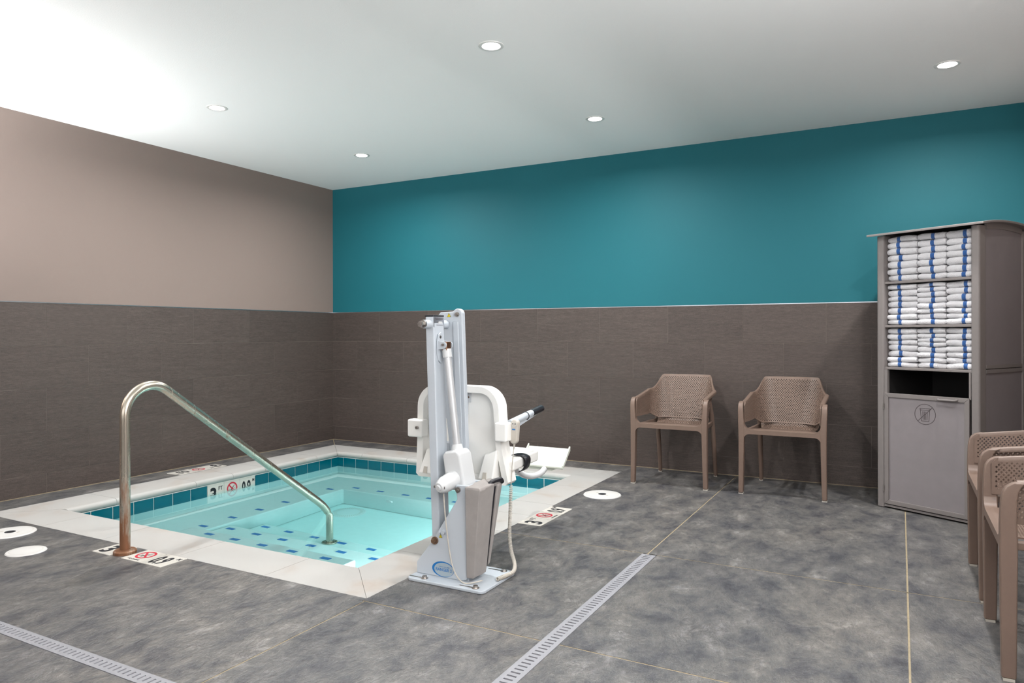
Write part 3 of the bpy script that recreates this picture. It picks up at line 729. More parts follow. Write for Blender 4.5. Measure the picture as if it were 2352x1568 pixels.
# actuator: bracket, clevis, collar, tube, gear housing, motor
br = MB().prism([(-3.074, 1.012), (-3.055, 1.000), (-3.036, 1.012), (-3.026, 1.045), (-3.026, 1.105), (-3.036, 1.138), (-3.055, 1.148), (-3.074, 1.138), (-3.084, 1.105), (-3.084, 1.045)], 3.466, 3.4735, 'x')
bro = LP(br, 'actuator_bracket', M_WPOWDER, bevel=.002)
for yy in (-3.082, -3.028):
    LP(MB().prism([(3.466, 1.065), (3.50, 1.068)]+[(3.503+.017*math.cos(R(a)), 1.086+.017*math.sin(R(a))) for a in range(-70, 71, 20)]+[(3.466, 1.108)], yy, yy+.006, 'y'), 'bracket_ear', M_WPOWDER, bro, bevel=.0015)
LP(MB().cyl((3.503, -3.088, 1.088), (3.503, -3.020, 1.088), .0065, n=16), 'clevis_pin', M_STEEL)
LP(MB().cyl((3.4735, -3.062, 1.125), (3.4755, -3.062, 1.125), .007, n=16), 'bracket_screw', M_STEEL)
LP(MB().box(3.489, 3.517, -3.073, -3.035, 1.06, 1.103), 'clevis', M_COPPER, bevel=.003)
A0, A1 = Vector((3.503, -3.053, 1.068)), Vector((3.562, -3.053, .598))
ax = lambda t: A0.lerp(A1, t)
LP(MB().cyl(ax(0), ax(.085), .0222, n=28), 'collar', M_WPLAST, smooth=40)
LP(MB().cyl(ax(.085), ax(.97), .0180, n=28), 'actuator_tube', M_ALU, smooth=40)
LP(MB().cyl(ax(.955), ax(1.03), .023, .031, n=24), 'neck', M_WPLAST, smooth=40)
gh = MB().prism([(3.515, .570), (3.528, .590), (3.592, .600), (3.612, .580), (3.640, .435), (3.632, .418), (3.550, .412), (3.538, .425)], -3.112, -3.004, 'y')
gho = LP(gh, 'gear_housing', M_WPLAST, bevel=.012, seg=3)
LP(MB().cyl((3.553, -3.112, .50), (3.546, -3.112, .41), .0125, .0125, n=16), 'housing_rib', M_WPLAST, gho, smooth=40)
m0, m1 = Vector((3.578, -3.09, .468)), Vector((3.560, -3.205, .442))
mot = LP(MB().cyl(m0, m0.lerp(m1, .72), .042, .038, n=28).cyl(m0.lerp(m1, .72), m0.lerp(m1, .9), .038, .030, n=28).cyl(m0.lerp(m1, .9), m1, .030, .022, n=28), 'motor', M_WPLAST, smooth=50)
LP(MB().cyl(m1, m1+(m1-m0).normalized()*.007, .014, .012, n=20), 'motor_knob', M_WPLAST, mot, smooth=40)
for s_ in (-1, 1):
    LP(MB().box(m1.x+s_*.026-.004, m1.x+s_*.026+.004, m1.y+.002, m1.y+.016, m1.z-.003, m1.z+.007), 'motor_clip', M_STEEL, mot)
LP(MB().tube(catmull([(3.563, -3.17, .41), (3.564, -3.166, .36), (3.572, -3.160, .25), (3.592, -3.158, .12), (3.62, -3.16, .05), (3.665, -3.166, .018), (3.71, -3.16, .022), (3.745, -3.13, .03)]), .0032, n=8), 'motor_cable', M_GREYPL, smooth=60)
# battery console with fabric cover
bag = MB()
def bagrow(z_, x0, x1, y0, y1, w):
    pts_ = []
    for (x, y) in ((x0, y0), ((x0+x1)/2, y0-.004*w), (x1, y0+.004), (x1+.006*w, y0*.65+y1*.35), (x1-.004*w, y0*.35+y1*.65), (x1, y1), ((x0+x1)/2, y1), (x0, y1)): pts_.append((x, y, z_))
    return pts_
random.seed(3)
rows_ = [bagrow(z_, 3.672, 3.708+.040*t, -3.150-.012*t, -3.035+.012*t, random.uniform(-1, 1)) for t, z_ in ((0, .034), (.1, .06), (.25, .13), (.4, .19), (.55, .26), (.7, .32), (.85, .39), (1, .436), (1.0, .442), (.9, .449))]
bag.grid(rows_, closed=True); bag.f += [tuple(range(7, -1, -1)), tuple(range(72, 80))]
bgo = LP(bag, 'battery_cover', M_BAG, bevel=.010, seg=3)
LP(MB().hexa([(3.69, -3.04, .06), (3.704, -3.04, .06), (3.706, -3.02, .06), (3.69, -3.02, .06), (3.69, -3.03, .43), (3.742, -3.03, .43), (3.744, -3.005, .43), (3.69, -3.005, .43)]), 'cover_gap', M_BLKPL, bgo)  # solid black strip put in as the dark gap before the flap
fl2 = MB().hexa([(3.68, -3.02, .060), (3.714, -3.02, .060), (3.712, -3.00, .075), (3.68, -3.00, .065), (3.68, -3.005, .455), (3.757, -3.005, .437), (3.755, -2.955, .45), (3.68, -2.955, .455)])
LP(fl2, 'cover_flap', M_BAG, bgo, bevel=.008, seg=3)
LP(MB().tube(catmull([(3.72, -3.06, .425), (3.735, -3.03, .452), (3.755, -2.985, .46), (3.755, -2.965, .445)]), .0105, n=12), 'battery_handle', M_BLKPL, smooth=60)
LP(MB().hexa([(3.68, -3.14, .445), (3.738, -3.12, .445), (3.74, -3.04, .445), (3.68, -3.0, .445), (3.68, -3.10, .458), (3.715, -3.07, .456), (3.72, -3.05, .456), (3.68, -3.0, .462)]), 'cover_top', M_BAG, bgo, bevel=.008, seg=3)
# hanging seat
back = [(3.522+.115*math.cos(R(a)), .757+.115*math.sin(R(a))) for a in range(0, 91, 10)] + [(3.258+.115*math.cos(R(a)), .757+.115*math.sin(R(a))) for a in range(90, 181, 10)] + [(3.140, .58), (3.132, .40), (3.150, .385), (3.675, .385), (3.690, .40), (3.650, .58)]
def inset(poly, d_):
    n = len(poly); out = []
    for i in range(n):
        p0, p1, p2 = Vector(poly[i-1]), Vector(poly[i]), Vector(poly[(i+1) % n])
        t = ((p1-p0).normalized()+(p2-p1).normalized()).normalized(); nn = Vector((-t.y, t.x))      # polygon runs anticlockwise
        k_ = max(.5, nn.dot(Vector((-(p1-p0).normalized().y, (p1-p0).normalized().x))))
        out.append(tuple(p1+nn*d_/k_))
    return out
rim = MB(); n_ = len(back); ins = inset(back, .034)
rim.grid([[(x, -2.79, zz) for x, zz in back], [(x, -2.70, zz) for x, zz in back], [(x, -2.70, zz) for x, zz in ins], [(x, -2.785, zz) for x, zz in ins], [(x, -2.79, zz) for x, zz in back]], closed=True)
bk = LP(rim, 'backrest_rim', M_SEATPL, bevel=.008, seg=3)
LP(MB().prism(inset(back, .03), -2.745, -2.705, 'y'), 'backrest_panel', M_SEATPL, bevel=.004)
LP(MB().prism(rrect(3.415, 3.452, .785, .835, .004), -2.750, -2.745, 'y'), 'mounting_pad', M_WPLAST, bk)
LP(MB().cyl((3.436, -2.752, .812), (3.436, -2.7495, .812), .0055, n=12), 'mounting_hole', M_RUSTB, bk)
for zb_ in ((.72, .85), (.47, .60)): LP(MB().box(3.39, 3.435, -2.925, -2.745, *zb_), 'seat_bracket', M_WPOWDER, bevel=.005)
LP(MB().cyl((3.398, -2.965, .812), (3.415, -2.745, .812), .0075, n=12), 'seat_bolt', M_STEEL)
for s_, x0, x1, z0, z1 in ((1, 3.632, 3.700, .606, .700), (-1, 3.100, 3.195, .596, .688)):
    LP(MB().box(x0, x1, -2.825, -2.765, z0, z1), 'arm_socket', M_SEATPL, bevel=.009, seg=3)
LP(MB().cyl((3.168, -2.838, .648), (3.168, -2.825, .648), .008, n=12), 'socket_bolt', M_STEEL)
LP(MB().cyl((3.682, -2.77, .632), (3.692, -2.77, .632), .011, n=12), 'socket_bolt', M_RUSTB)
for xo in (3.580, 3.222):
    bs = LP(MB().hexa([(xo-.042, -2.835, .412), (xo+.045, -2.835, .412), (xo+.045, -2.745, .412), (xo-.042, -2.745, .412), (xo-.028, -2.785, .53), (xo+.052, -2.80, .56), (xo+.052, -2.745, .56), (xo-.028, -2.745, .53)]), 'seat_boss', M_SEATPL, bevel=.008, seg=3)
    LP(MB().hexa([(xo-.014, -2.8375, .414), (xo+.012, -2.8375, .414), (xo+.012, -2.83, .414), (xo-.014, -2.83, .414), (xo-.012, -2.828, .448), (xo+.008, -2.828, .448), (xo+.008, -2.82, .448), (xo-.012, -2.82, .448)]), 'boss_slot', M_GREYPL, bs)
seat = [(3.10, -2.74), (3.695, -2.74)] + [(3.595+.075*math.cos(R(a)), -2.43+.075*math.sin(R(a))) for a in range(0, 91, 15)] + [(3.20+.075*math.cos(R(a)), -2.43+.075*math.sin(R(a))) for a in range(90, 181, 15)]
LP(MB().prism(seat, .448, .506), 'seat', M_SEATPL, bevel=.012, seg=4)
for x0, sg in ((3.694, 1), (3.108, -1)):
    path_ = [(x0-.060*sg, -2.62, .513), (x0-.03*sg, -2.61, .514), (x0+.004*sg, -2.60, .500), (x0+.008*sg, -2.60, .47), (x0-.006*sg, -2.60, .44), (x0-.03*sg, -2.60, .425)]
    mb = MB(); mb.grid([[(x, y-.03, zz), (x, y+.03, zz)] for x, y, zz in catmull(path_, 4)]); LP(mb, 'seat_strap', M_BLKPL, solid=.004, smooth=60)
ar = [(3.652, -2.70, .683), (3.634, -2.30, .722)]
a0, a1 = Vector(ar[0]), Vector(ar[1])
LP(MB().cyl(a0, a0.lerp(a1, .66), .0185, n=20), 'armrest', M_WPOWDER, smooth=40)
LP(MB().cyl(a0.lerp(a1, .66), a1, .0195, n=20), 'armrest_grip', M_BLKPL, smooth=40)
LP(MB().tube([a0.lerp(a1, .48)+Vector((.0215*math.cos(t), 0, .0215*math.sin(t))) for t in [2*math.pi*k/16 for k in range(17)]], .0022, n=6), 'cable_tie', M_BLKPL, smooth=60)
b0, b1 = Vector((3.122, -2.70, .675)), Vector((3.135, -2.34, .70))
LP(MB().cyl(b0, b0.lerp(b1, .66), .0185, n=20), 'armrest', M_WPOWDER, smooth=40)
LP(MB().cyl(b0.lerp(b1, .66), b1, .0195, n=20), 'armrest_grip', M_BLKPL, smooth=40)
LP(MB().hexa([(3.640, -2.62, .655), (3.656, -2.62, .655), (3.650, -2.60, .655), (3.636, -2.60, .655), (3.640, -2.66, .672), (3.656, -2.66, .672), (3.646, -2.38, .696), (3.632, -2.38, .696)]), 'armrest_gusset', M_WPOWDER)
# leg tube and foot plate
LP(MB().tube(catmull([(3.52, -2.48, .45), (3.505, -2.38, .39), (3.50, -2.27, .335), (3.515, -2.19, .312), (3.54, -2.13, .318), (3.555, -2.09, .345), (3.555, -2.06, .37)], 6), .0175, n=14), 'footrest_tube', M_WPLAST, smooth=60)
n0, f0 = (-2.10, .362), (-1.90, .440)
fp = LP(MB().hexa([(3.392, n0[0], n0[1]-.014), (3.678, n0[0], n0[1]-.014), (3.636, f0[0], f0[1]-.014), (3.346, f0[0], f0[1]-.014), (3.392, n0[0], n0[1]), (3.678, n0[0], n0[1]), (3.636, f0[0], f0[1]), (3.346, f0[0], f0[1])]), 'foot_plate', M_FOOTPL, bevel=.004)
for xa, xb in ((3.392, 3.346), (3.668, 3.626)):
    LP(MB().hexa([(xa, n0[0], n0[1]-.002), (xa+.01, n0[0], n0[1]-.002), (xb+.01, f0[0], f0[1]-.002), (xb, f0[0], f0[1]-.002), (xa, n0[0], n0[1]+.010), (xa+.01, n0[0], n0[1]+.010), (xb+.01, f0[0], f0[1]+.014), (xb, f0[0], f0[1]+.014)]), 'plate_rim', M_FOOTPL, fp, bevel=.003)
LP(MB().hexa([(3.45, -2.09, .335), (3.60, -2.09, .335), (3.575, -2.0, .35), (3.44, -2.0, .35), (3.42, -2.092, .352), (3.64, -2.092, .352), (3.61, -1.97, .395), (3.40, -1.97, .395)]), 'foot_plate_keel', M_FOOTPL, fp)

# ------------------------------------------------------------------ hand control with coiled cord
rem = thing('hand_control', 'small beige hand control hanging on the lift armrest by a coiled cord', 'remote control', (3.714, -2.76, .60))
body = MB().prism([(3.717+.0205*math.cos(R(a)), .694+.0205*math.sin(R(a))) for a in range(0, 181, 15)] + [(3.711+.0205*math.cos(R(a)), .612+.0205*math.sin(R(a))) for a in range(180, 361, 15)], -2.775, -2.745, 'y')
rb = part(body, 'body', M_GREYPL, rem, bevel=.007, seg=3)
part(MB().cyl((3.717, -2.7765, .693), (3.717, -2.7745, .693), .0155, n=24), 'button_pad', M_WTILE, rem)
for dx in (-.006, .007): part(MB().cyl((3.717+dx, -2.7775, .693), (3.717+dx, -2.776, .693), .003, n=10), 'button', M_BLACK, rem)
part(MB().box(3.706, 3.724, -2.7758, -2.7748, .662, .669), 'maker_print', M_BADGE, rem)
part(MB().cyl((3.711, -2.76, .594), (3.707, -2.76, .565), .0055, .0035, n=12), 'strain_relief', M_GREYPL, rem, smooth=40)
c_top = Vector((3.688, -2.755, .382))
part(MB().tube([(3.708, -2.76, .58), (3.700, -2.765, .48), c_top], .0026, n=8), 'cord', M_GREYPL, rem, smooth=60)
cen = catmull([c_top, (3.692, -2.765, .33), (3.702, -2.79, .24), (3.715, -2.82, .16), (3.740, -2.85, .09), (3.775, -2.885, .052), (3.80, -2.925, .034), (3.808, -2.965, .026), (3.80, -3.01, .024), (3.788, -3.07, .024)], 20)
L_ = [0]
for a_, b_ in zip(cen[:-1], cen[1:]): L_.append(L_[-1]+(b_-a_).length)
hel = []; tot = L_[-1]; turns = 92
def along(s_):
    for i in range(len(L_)-1):
        if L_[i+1] >= s_: 
            k = (s_-L_[i])/max(1e-9, L_[i+1]-L_[i]); return cen[i].lerp(cen[i+1], k), (cen[i+1]-cen[i]).normalized()
    return cen[-1], (cen[-1]-cen[-2]).normalized()
ref = Vector((1, 0, 0))
for k in range(turns*8+1):
    q = k/(turns*8)
    sq = tot*(q**.82)         # looser turns near the hanging end
    pc, tt = along(min(sq, tot)); ref = (ref-tt*ref.dot(tt)).normalized(); bb = tt.cross(ref); an = 2*math.pi*k/8
    hel.append(pc+ref*.0078*math.cos(an)+bb*.0078*math.sin(an))
part(MB().tube(hel, .0024, n=6), 'coiled_cord', M_GREYPL, rem, smooth=60)

# ------------------------------------------------------------------ perforated resin armchairs
def build_chair():
    WB, WT = .226, .262          # half width of the inner sheet at its foot / at the rim
    def plan(u, w):
        """u in 0..1 around the U from the front left to the front right, w = 0 foot .. 1 rim"""
        hw = WB+(WT-WB)*w; dp = .405+.135*w; rx = .165-.02*w; ry = .17
        y0 = .004
        L1 = dp-ry-y0; La = .5*math.pi*math.sqrt((rx*rx+ry*ry)/2); L2 = 2*(hw-rx); tot_ = 2*L1+2*La+L2; s = u*tot_
        fl_ = lambda q: hw+max(0, .250-hw)*max(0, 1-q/.16)**1.5
        if s < L1: return (-fl_(s), y0+s)
        s -= L1
        if s < La: a = s/La*math.pi/2; return (-hw+rx-rx*math.cos(a), dp-ry+ry*math.sin(a))
        s -= La
        if s < L2: return (-hw+rx+s, dp)
        s -= L2
        if s < La: a = s/La*math.pi/2; return (hw-rx+rx*math.sin(a), dp-ry+ry*math.cos(a))
        s -= La
        return (fl_(L1-s), dp-ry-s)
    def zrim(u):
        x, y = plan(u, 1)
        e = min(u, 1-u)
        zarm = .648+.042*min(1, max(0, (y-.02)/.36))
        if y < .03: zarm -= .03*(1-y/.03)**2
        if y < .36: return zarm
        t = (WT-abs(x))/(WT-.185); t = max(0, min(1, t)); t = t*t*(3-2*t)
        return .692+(.803-.692)*t
    def zbot(u):
        x, y = plan(u, 0)
        if y < .27: return .508
        return .508-.038*min(1, (y-.27)/.08)
    def surf(u, zz):
        zb, zr = .47, .80
        w = (zz-zb)/(zr-zb); return (*plan(u, max(0, min(1.1, w))), zz)
    # --- band (arms and back) as a diamond lattice with square holes
    def lattice(mb, na, nb, fn, ok, hole=.52):
        """fn(a,b)->(point) on lattice coordinates; ok(a,b): 1 full cell, 2 solid, 0 none"""
        idx = {}
        def vid(p):
            k = (round(p[0], 5), round(p[1], 5), round(p[2], 5))
            if k not in idx: idx[k] = len(mb.v); mb.v.append(k)
            return idx[k]
        for i in range(-1, na+2):
            for j in range(-1, nb+2):
                if (i+j) % 2: continue
                st_ = ok(i, j)
                if not st_: continue
                cs = [(i-1, j), (i, j-1), (i+1, j), (i, j+1)]
                oc = [vid(fn(*c)) for c in cs]
                if st_ == 2:
                    q = list(dict.fromkeys(oc))
                    if len(q) > 2: mb.f.append(tuple(q))
                    continue
                ic = [vid(fn(i+(c[0]-i)*hole, j+(c[1]-j)*hole)) for c in cs]
                for k in range(4):
                    q = list(dict.fromkeys([oc[k], oc[(k+1) % 4], ic[(k+1) % 4], ic[k]]))
                    if len(q) > 2: mb.f.append(tuple(q))
    mb = MB(); NA, NB = 156, 40
    dz = .0094; z0 = .465
    def fn(a, b):
        u = max(0, min(1, a/NA)); zz = z0+b*dz; zz = max(zbot(u), min(zrim(u), zz)); return surf(u, zz)
    def ok(i, j):
        u = max(0, min(1, i/NA)); zz = z0+j*dz; m = dz*1.6
        if zz > zrim(u)+dz or zz < zbot(u)-dz or i < 0 or i > NA: return 0
        if zz > zrim(u)-m or zz < zbot(u)+m*.9 or i < 2 or i > NA-2: return 2
        return 1
    lattice(mb, NA, NB, fn, ok)
    me_band = mb.mesh('backrest', M_CHAIR)
    # --- seat sheet with the bend up to the back
    prof = catmull([(0, -.012, .452), (0, .02, .458), (0, .12, .452), (0, .25, .440), (0, .33, .434), (0, .375, .440), (0, .40, .455), (0, .408, .480)], 12)
    PL = [0]
    for a_, b_ in zip(prof[:-1], prof[1:]): PL.append(PL[-1]+(b_-a_).length)
    def pat(s):
        s = max(0, min(PL[-1], s))
        for i in range(len(PL)-1):
            if PL[i+1] >= s: return prof[i].lerp(prof[i+1], (s-PL[i])/max(1e-9, PL[i+1]-PL[i]))
        return prof[-1]
    def half(y): return .232-.05*min(1, max(0, (y-.0)/.25)) + (.02*max(0, (y-.30)/.1) if y > .3 else 0)
    mb = MB(); px = .0088; py = .0094; NX = 54; NY = int(PL[-1]/py)+1
    def fn2(a, b):
        p = pat(b*py); h = half(p.y); x = max(-h, min(h, (a-NX/2)*px)); return (x, p.y, p.z-.006*(1-(x/.22)**2)*max(0, min(1, (p.y-.03)/.1))*(1 if p.y < .36 else .3))
    def ok2(i, j):
        p = pat(j*py); h = half(p.y); x = (i-NX/2)*px
        if abs(x) > h+px or j < 0 or j > NY: return 0
        if abs(x) > h-2.2*px or j < 5 or j > NY-2: return 2
        return 1
    lattice(mb, NX, NY, fn2, ok2)
    me_seat = mb.mesh('seat', M_CHAIR)
    # --- rim: flat band along the top edge
    mb = MB(); rows__ = []
    Nr = 120
    for i in range(Nr+1):
        u = i/Nr; zz = zrim(u); p = Vector(surf(u, zz))
        if p.y < .022: continue
        q = Vector(surf(min(1, u+.004), zz)); r_ = Vector(surf(max(0, u-.004), zz))
        t = (q-r_); t.z = 0; t.normalize(); nrm = Vector((t.y, -t.x, 0)) * -1
        # outward: away from the middle of the seat
        if nrm.dot(Vector((p.x, p.y-.25, 0))) < 0: nrm = -nrm
        y = p.y; wd = .030 if y < .36 else max(.011, .030-.019*min(1, (y-.36)/.10)); th = .012 if y > .42 else .016
        inn = -nrm*.004
        rows__.append([p+inn+Vector((0, 0, -th)), p+inn+Vector((0, 0, .002)), p+inn*.3+Vector((0, 0, .005)), p+nrm*(wd-.008)+Vector((0, 0, .004)), p+nrm*(wd-.004)+Vector((0, 0, 0)), p+nrm*(wd-.005)+Vector((0, 0, -th))])
    mb.grid(rows__, closed=True); mb.f += [(5, 4, 3, 2, 1, 0), tuple(range(len(mb.v)-6, len(mb.v)))]
    me_rim = mb.mesh('rim', M_CHAIR, 50)
    # --- front legs: flat bars rising into the arms
    def front_leg(sg):
        m_ = MB(); rr = []
        for zz, xo, xi, yf, yb in ((0.008, .290, .258, -.020, .022), (.20, .288, .253, -.022, .024), (.40, .288, .249, -.024, .026), (.46, .289, .248, -.024, .026), (.52, .290, .252, -.024, .024), (.59, .292, .256, -.021, .024), (.618, .292, .257, -.016, .028), (.636, .2915, .258, -.006, .036), (.648, .291, .2585, .010, .046), (.6535, .290, .259, .030, .058)):
            rr.append([(sg*xo, yf, zz), (sg*xo, yb, zz), (sg*xi, yb, zz), (sg*xi, yf, zz)])
        m_.grid(rr, closed=True); m_.f += [(3, 2, 1, 0), tuple(range(len(m_.v)-4, len(m_.v)))]
        return m_.mesh('leg', M_CHAIR)
    # --- front rail with rounded ends running into the legs
    fr = []
    for i in range(9):
        a = R(90*i/8); fr.append((-.252+.040*(1-math.cos(a)) , .388+.040*math.sin(a)))
    top = [(-.252, .53)] + [(-.252+.05*(1-math.cos(R(a))), .508-.050*math.sin(R(a))) for a in range(0, 91, 15)]
    lo_ = [(-.262, .386)] + fr + [(-x, zz) for x, zz in reversed(fr)] + [(.262, .386)]
    hi_ = [(-.262, .53)] + top + [(-x, zz) for x, zz in reversed(top)] + [(.262, .53)]
    def resample(pl, xs2):
        out = []
        for x in xs2:
            for (xa, za), (xb, zb) in zip(pl[:-1], pl[1:]):
                if xa <= x <= xb:
                    out.append((x, za+(zb-za)*((x-xa)/(xb-xa) if xb > xa else 0))); break
        return out
    xs2 = sorted(set([round(-.262+.524*i/40, 4) for i in range(41)] + [round(x, 4) for x, _ in fr] + [round(-x, 4) for x, _ in fr] + [-.2505, .2505]))
    lo_, hi_ = resample(lo_, xs2), resample(hi_, xs2)
    mr = MB(); mr.grid([[(l[0], -.022, l[1]), (h_[0], -.022, h_[1]), (h_[0], .020, h_[1]), (l[0], .020, l[1])] for l, h_ in zip(lo_, hi_)], closed=True)
    mr.f += [(3, 2, 1, 0), tuple(range(len(mr.v)-4, len(mr.v)))]
    me_rail = mr.mesh('front_rail', M_CHAIR, 40)
    def rear_leg(sg):
        return MB().tube([(sg*.216, .395, .60), (sg*.219, .43, .50), (sg*.221, .465, .38), (sg*.223, .51, .18), (sg*.225, .545, .008)], [.012, .0185, .0185, .0175, .0155], n=14).mesh('leg', M_CHAIR, 50)
    def side_rail(sg):   # under-seat rail tying the front leg to the rear leg
        return MB().hexa([(sg*.262, .0, .425), (sg*.238, .0, .425), (sg*.212, .44, .418), (sg*.230, .44, .418), (sg*.262, .0, .452), (sg*.238, .0, .452), (sg*.212, .44, .452), (sg*.230, .44, .452)]).mesh('side_rail', M_CHAIR)
    # lower edge band under the arm panels
    def glide(x, y, s=.016): return MB().box(x-s, x+s, y-s, y+s, 0, .009).mesh('foot_glide', M_GREYPL)
    parts = [('backrest', me_band, 0, .006), ('seat', me_seat, 0, .006), ('rim', me_rim, 0, 0), ('front_rail', me_rail, 0, 0)]
    for sg in (-1, 1):
        parts += [('leg', front_leg(sg), .006, 0), ('leg', rear_leg(sg), 0, 0), ('side_rail', side_rail(sg), .004, 0), ('foot_glide', glide(sg*.274, .001), 0, 0), ('foot_glide', glide(sg*.225, .545, .013), 0, 0)]
    return parts
CHAIR_PARTS = build_chair()
def chair(label, x, y, rz):
    t = thing('armchair', label, 'chair', (x, y, 0), rz, 'perforated taupe armchairs')
    for nm, me, bv, so in CHAIR_PARTS: link(nm, me, t, bv, 2, so)
    return t
chair('taupe perforated resin armchair against the tiled wall, nearer the pool', 3.882, -.655, 0)
chair('taupe perforated resin armchair against the tiled wall, nearer the towel cabinet', 4.677, -.640, 0)
chair('taupe perforated resin armchair cut by the right edge, directly in front of the towel cabinet', 5.714, -2.012, R(-90))
chair('taupe perforated resin armchair nearest the viewer, cut by the right edge', 5.712, -2.782, R(-90))

# ------------------------------------------------------------------ towel cabinet
CAB = thing('towel_cabinet', 'tall grey towel cabinet with three open shelves above a drop-in bin door', 'cabinet', (5.282, -.615, 0), R(-29.326))
CD = .625
def CP(mb, name, mat, parent=CAB, **kw): return mb.obj(name, mat, parent, **kw)
for x0, x1 in ((-.020, .030), (.556, .606)):
    CP(MB().prism(rrect(x0, x1, 0, .085, .014), .004, 1.774), 'post', M_CAB, bevel=.002)
    CP(MB().prism(rrect(x0, x1, CD-.085, CD, .014), .004, 1.774), 'post', M_CAB, bevel=.002)
def roofz(y): return 1.770+.030*(1-((y-CD/2)/(CD/2+.05))**2)
rf = MB(); rws = []
for i in range(17):
    y = -.045+(CD+.09)*i/16; zz = roofz(y)
    rws.append([(-.062, y, zz), (.648, y, zz), (.648, y, zz+.014), (-.062, y, zz+.014)])
rf.grid(rws, closed=True); rf.f += [(3, 2, 1, 0), tuple(range(len(rf.v)-4, len(rf.v)))]
CP(rf, 'roof', M_CAB, bevel=.002)
# side panels: upper and lower, framed, top edge following the roof
for xs0, xs1, sgn in ((.594, .600, 1), (-.014, -.008, -1)):
    up = [(.085, .945)] + [(CD-.085, .945)] + [(CD-.085-(CD-.17)*i/10, roofz(CD-.085-(CD-.17)*i/10)-.034) for i in range(11)]
    CP(MB().prism(up, xs0, xs1, 'x'), 'side_panel', M_CABP)
    CP(MB().box(xs0, xs1, .085, CD-.085, .03, .90), 'side_panel', M_CABP)
    ft = [(.085+(CD-.17)*i/10, roofz(.085+(CD-.17)*i/10)-.034) for i in range(11)] + [(CD-.085-(CD-.17)*i/10, roofz(CD-.085-(CD-.17)*i/10)) for i in range(11)]
    xo = (xs0, xs1+.005) if sgn > 0 else (xs0-.005, xs1)
    CP(MB().prism(ft, xo[0], xo[1], 'x'), 'side_rail', M_CAB)
    for z0, z1 in ((.897, .921), (.925, .948), (.012, .035)):
        CP(MB().box(xo[0], xo[1], .085, CD-.085, z0, z1), 'side_rail', M_CAB, bevel=.0015)
CP(MB().box(.03, .556, CD-.012, CD-.006, .03, 1.77), 'back_panel', M_CABP)
for zt in (1.474, 1.191, .918):
    CP(MB().box(-.006, .592, .012, CD-.012, zt-.016, zt), 'shelf', M_CAB, bevel=.002)
CP(MB().box(.03, .049, .004, .03, .742, .902), 'bin_opening_frame', M_CAB)
CP(MB().box(.545, .556, .004, .03, .742, .902), 'bin_opening_frame', M_CAB)
CP(MB().box(.032, .034, .03, CD-.03, .1, .90).box(.552, .554, .03, CD-.03, .1, .90).box(.034, .552, CD-.04, CD-.03, .1, .90).box(.034, .552, .03, CD-.03, .1, .104), 'bin_liner', M_CABDK)
CP(MB().box(.03, .556, .004, .04, .010, .024), 'base_rail', M_CAB, bevel=.001)
# door
door = CP(MB().box(.048, .538, .004, .012, .05, .735), 'door', M_CABP)
x0, x1, z0, z1, wf = .033, .550, .030, .750, .027
for nm, poly in (('door_frame', [(x0, z0), (x0+wf, z0+wf), (x0+wf, z1-wf), (x0, z1)]), ('door_frame', [(x1, z0), (x1, z1), (x1-wf, z1-wf), (x1-wf, z0+wf)]),
                 ('door_frame', [(x0+.001, z0), (x1-.001, z0), (x1-wf-.001, z0+wf), (x0+wf+.001, z0+wf)]), ('door_frame', [(x0+.001, z1), (x0+wf+.001, z1-wf), (x1-wf-.001, z1-wf), (x1-.001, z1)])):
    CP(MB().prism(poly, -.004, .012, 'y'), nm, M_CAB, door, bevel=.001, seg=1)
CP(MB().tube([(.375, -.004, .735), (.378, -.022, .733), (.385, -.027, .732), (.473, -.027, .732), (.480, -.022, .733), (.483, -.004, .735)], .006, n=10), 'handle', M_CAB, door, smooth=60)
for zz in (.663, .129):
    CP(MB().cyl((.031, -.006, zz-.018), (.031, -.006, zz+.018), .0045, n=10), 'hinge', M_STEEL, door, smooth=40)
# no-litter symbol on the door
ic = MB(); cx_, cz_ = .290, .632
def seg_(p, q, w):
    p, q = Vector(p), Vector(q); t = (q-p).normalized(); n = Vector((-t.y, t.x))*w/2
    ic.prism([tuple(p+n), tuple(p-n), tuple(q-n), tuple(q+n)], .0034, .0040, 'y')
for k in range(48):
    a, b = 2*math.pi*k/48, 2*math.pi*(k+1)/48
    seg_((cx_+.063*math.cos(a), cz_+.063*math.sin(a)), (cx_+.063*math.cos(b), cz_+.063*math.sin(b)), .0034)
seg_((cx_-.045, cz_-.045), (cx_+.045, cz_+.045), .0034)
for p, q in (((-.031, .036), (.031, .036)), ((-.031, .026), (.031, .026)), ((-.031, .036), (-.029, .026)), ((.031, .036), (.029, .026)), ((-.028, .026), (-.023, -.042)), ((.028, .026), (.023, -.042)), ((-.023, -.042), (.023, -.042)),
             ((-.014, .018), (-.012, -.034)), ((-.005, .018), (-.004, -.034)), ((.005, .018), (.004, -.034)), ((.014, .018), (.012, -.034))):
    seg_((cx_+p[0], cz_+p[1]), (cx_+q[0], cz_+q[1]), .0034)
CP(ic, 'no_litter_symbol', M_ICON, door)
# hide the print plane behind the panel face: the panel front is at y=.004

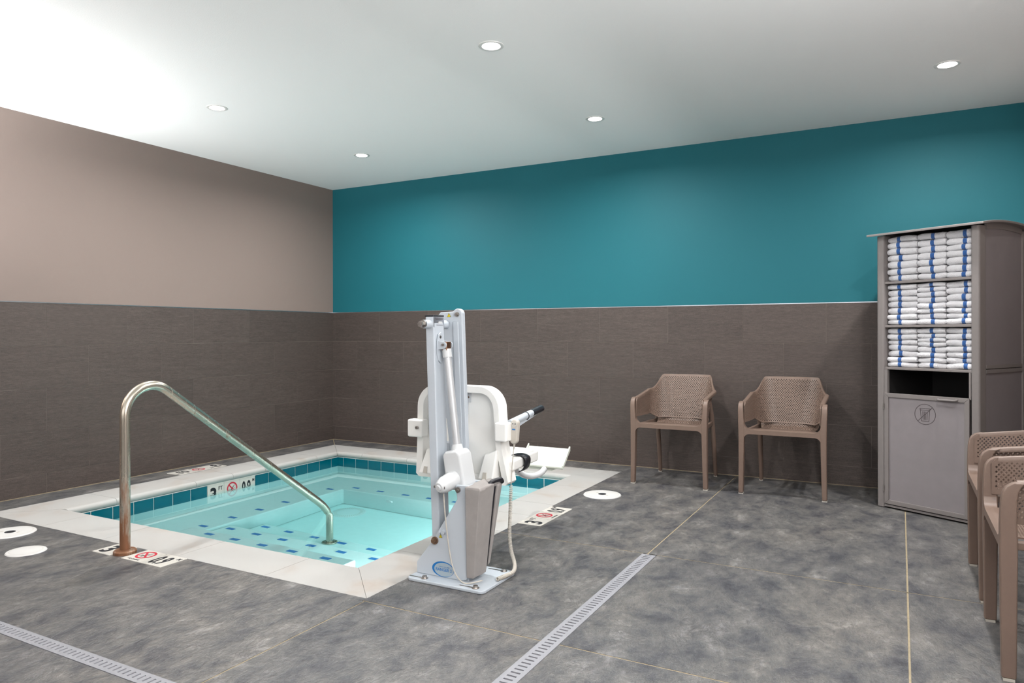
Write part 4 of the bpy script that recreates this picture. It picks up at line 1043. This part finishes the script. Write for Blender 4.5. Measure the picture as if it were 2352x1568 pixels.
# ------------------------------------------------------------------ folded towels
random.seed(11)
def towel_mesh(w, sx, d, h, seed):
    """folded towel: x = width (stripe at x = 0), y = depth (front fold at y = 0), z from 0"""
    rg = random.Random(seed); mb = MB(); nx = 10; rows__ = []
    ph = rg.uniform(0, 6.28); am = rg.uniform(.001, .0028)
    for i in range(nx+1):
        t = i/nx; x = -sx*w+t*w; e = min(t, 1-t); sh = min(1, (e/.10))**.5 if e < .10 else 1
        sh = .78+.22*sh; k = []
        dip = am*math.sin(ph+t*6.0); fy = .004*math.sin(ph*1.7+t*5)+(.008*(1-sh)*2)
        hh = h*sh+0
        zc = h*.5+dip
        for a in range(-90, 91, 18):
            k.append((x, fy+h*.42*(1-math.cos(R(a))), zc+hh*.5*math.sin(R(a))))
        for yy in (.10, .2, d): k.append((x, yy, zc+hh*.5))
        for yy in (d, .2, .10): k.append((x, yy, zc-hh*.5))
        rows__.append(k)
    mb.grid(rows__, closed=True); n = len(rows__[0]); mb.f += [tuple(range(n-1, -1, -1)), tuple(range(nx*n, nx*n+n))]
    return mb.mesh('towel', M_TOWEL, 70)
ordn = ['topmost', 'second', 'third', 'fourth', 'fifth', 'sixth', 'seventh', 'lowest']
cw = math.cos(R(-29.326)); sw = math.sin(R(-29.326))
def cab2world(x, y, z_): return (5.282+x*cw-y*sw, -.615+x*sw+y*cw, z_)
SH = (('top', 1.4745, 1.766), ('middle', 1.1915, 1.455), ('bottom', .9185, 1.172))
ST = (('left', .034, .224, .112), ('middle', .226, .398, .316), ('right', .400, .552, .507))
k = 0
for sn, z0, z1 in SH:
    for tn, xa, xb, xst in ST:
        n = 8 if tn == 'middle' and sn != 'top' else 7
        hs = [random.uniform(.8, 1.2) for _ in range(n)]; sc_ = (z1-z0-.002)/sum(hs); zz = z0
        for i in range(n):
            h = hs[i]*sc_; order = n-1-i
            word = 'lowest' if order == n-1 else ordn[order]
            jx = random.uniform(-.004, .004); jst = random.uniform(-.006, .006)
            w = xb-xa-.003; sx = (xst+jst-xa)/w
            me = towel_mesh(w, sx, .28, h*.985, 100+k); k += 1
            o = link('towel', me); o.location = cab2world(xst+jst, .030+random.uniform(0, .012), zz); o.rotation_euler = (0, 0, R(-29.326))
            pos = 'topmost towel' if order == 0 else (word+' towel from the top' if word != 'lowest' else 'lowest towel')
            tag(o, f'white blue-striped {pos} in the {tn} stack on the {sn} shelf', 'towel', 'folded towels in the cabinet')
            zz += h
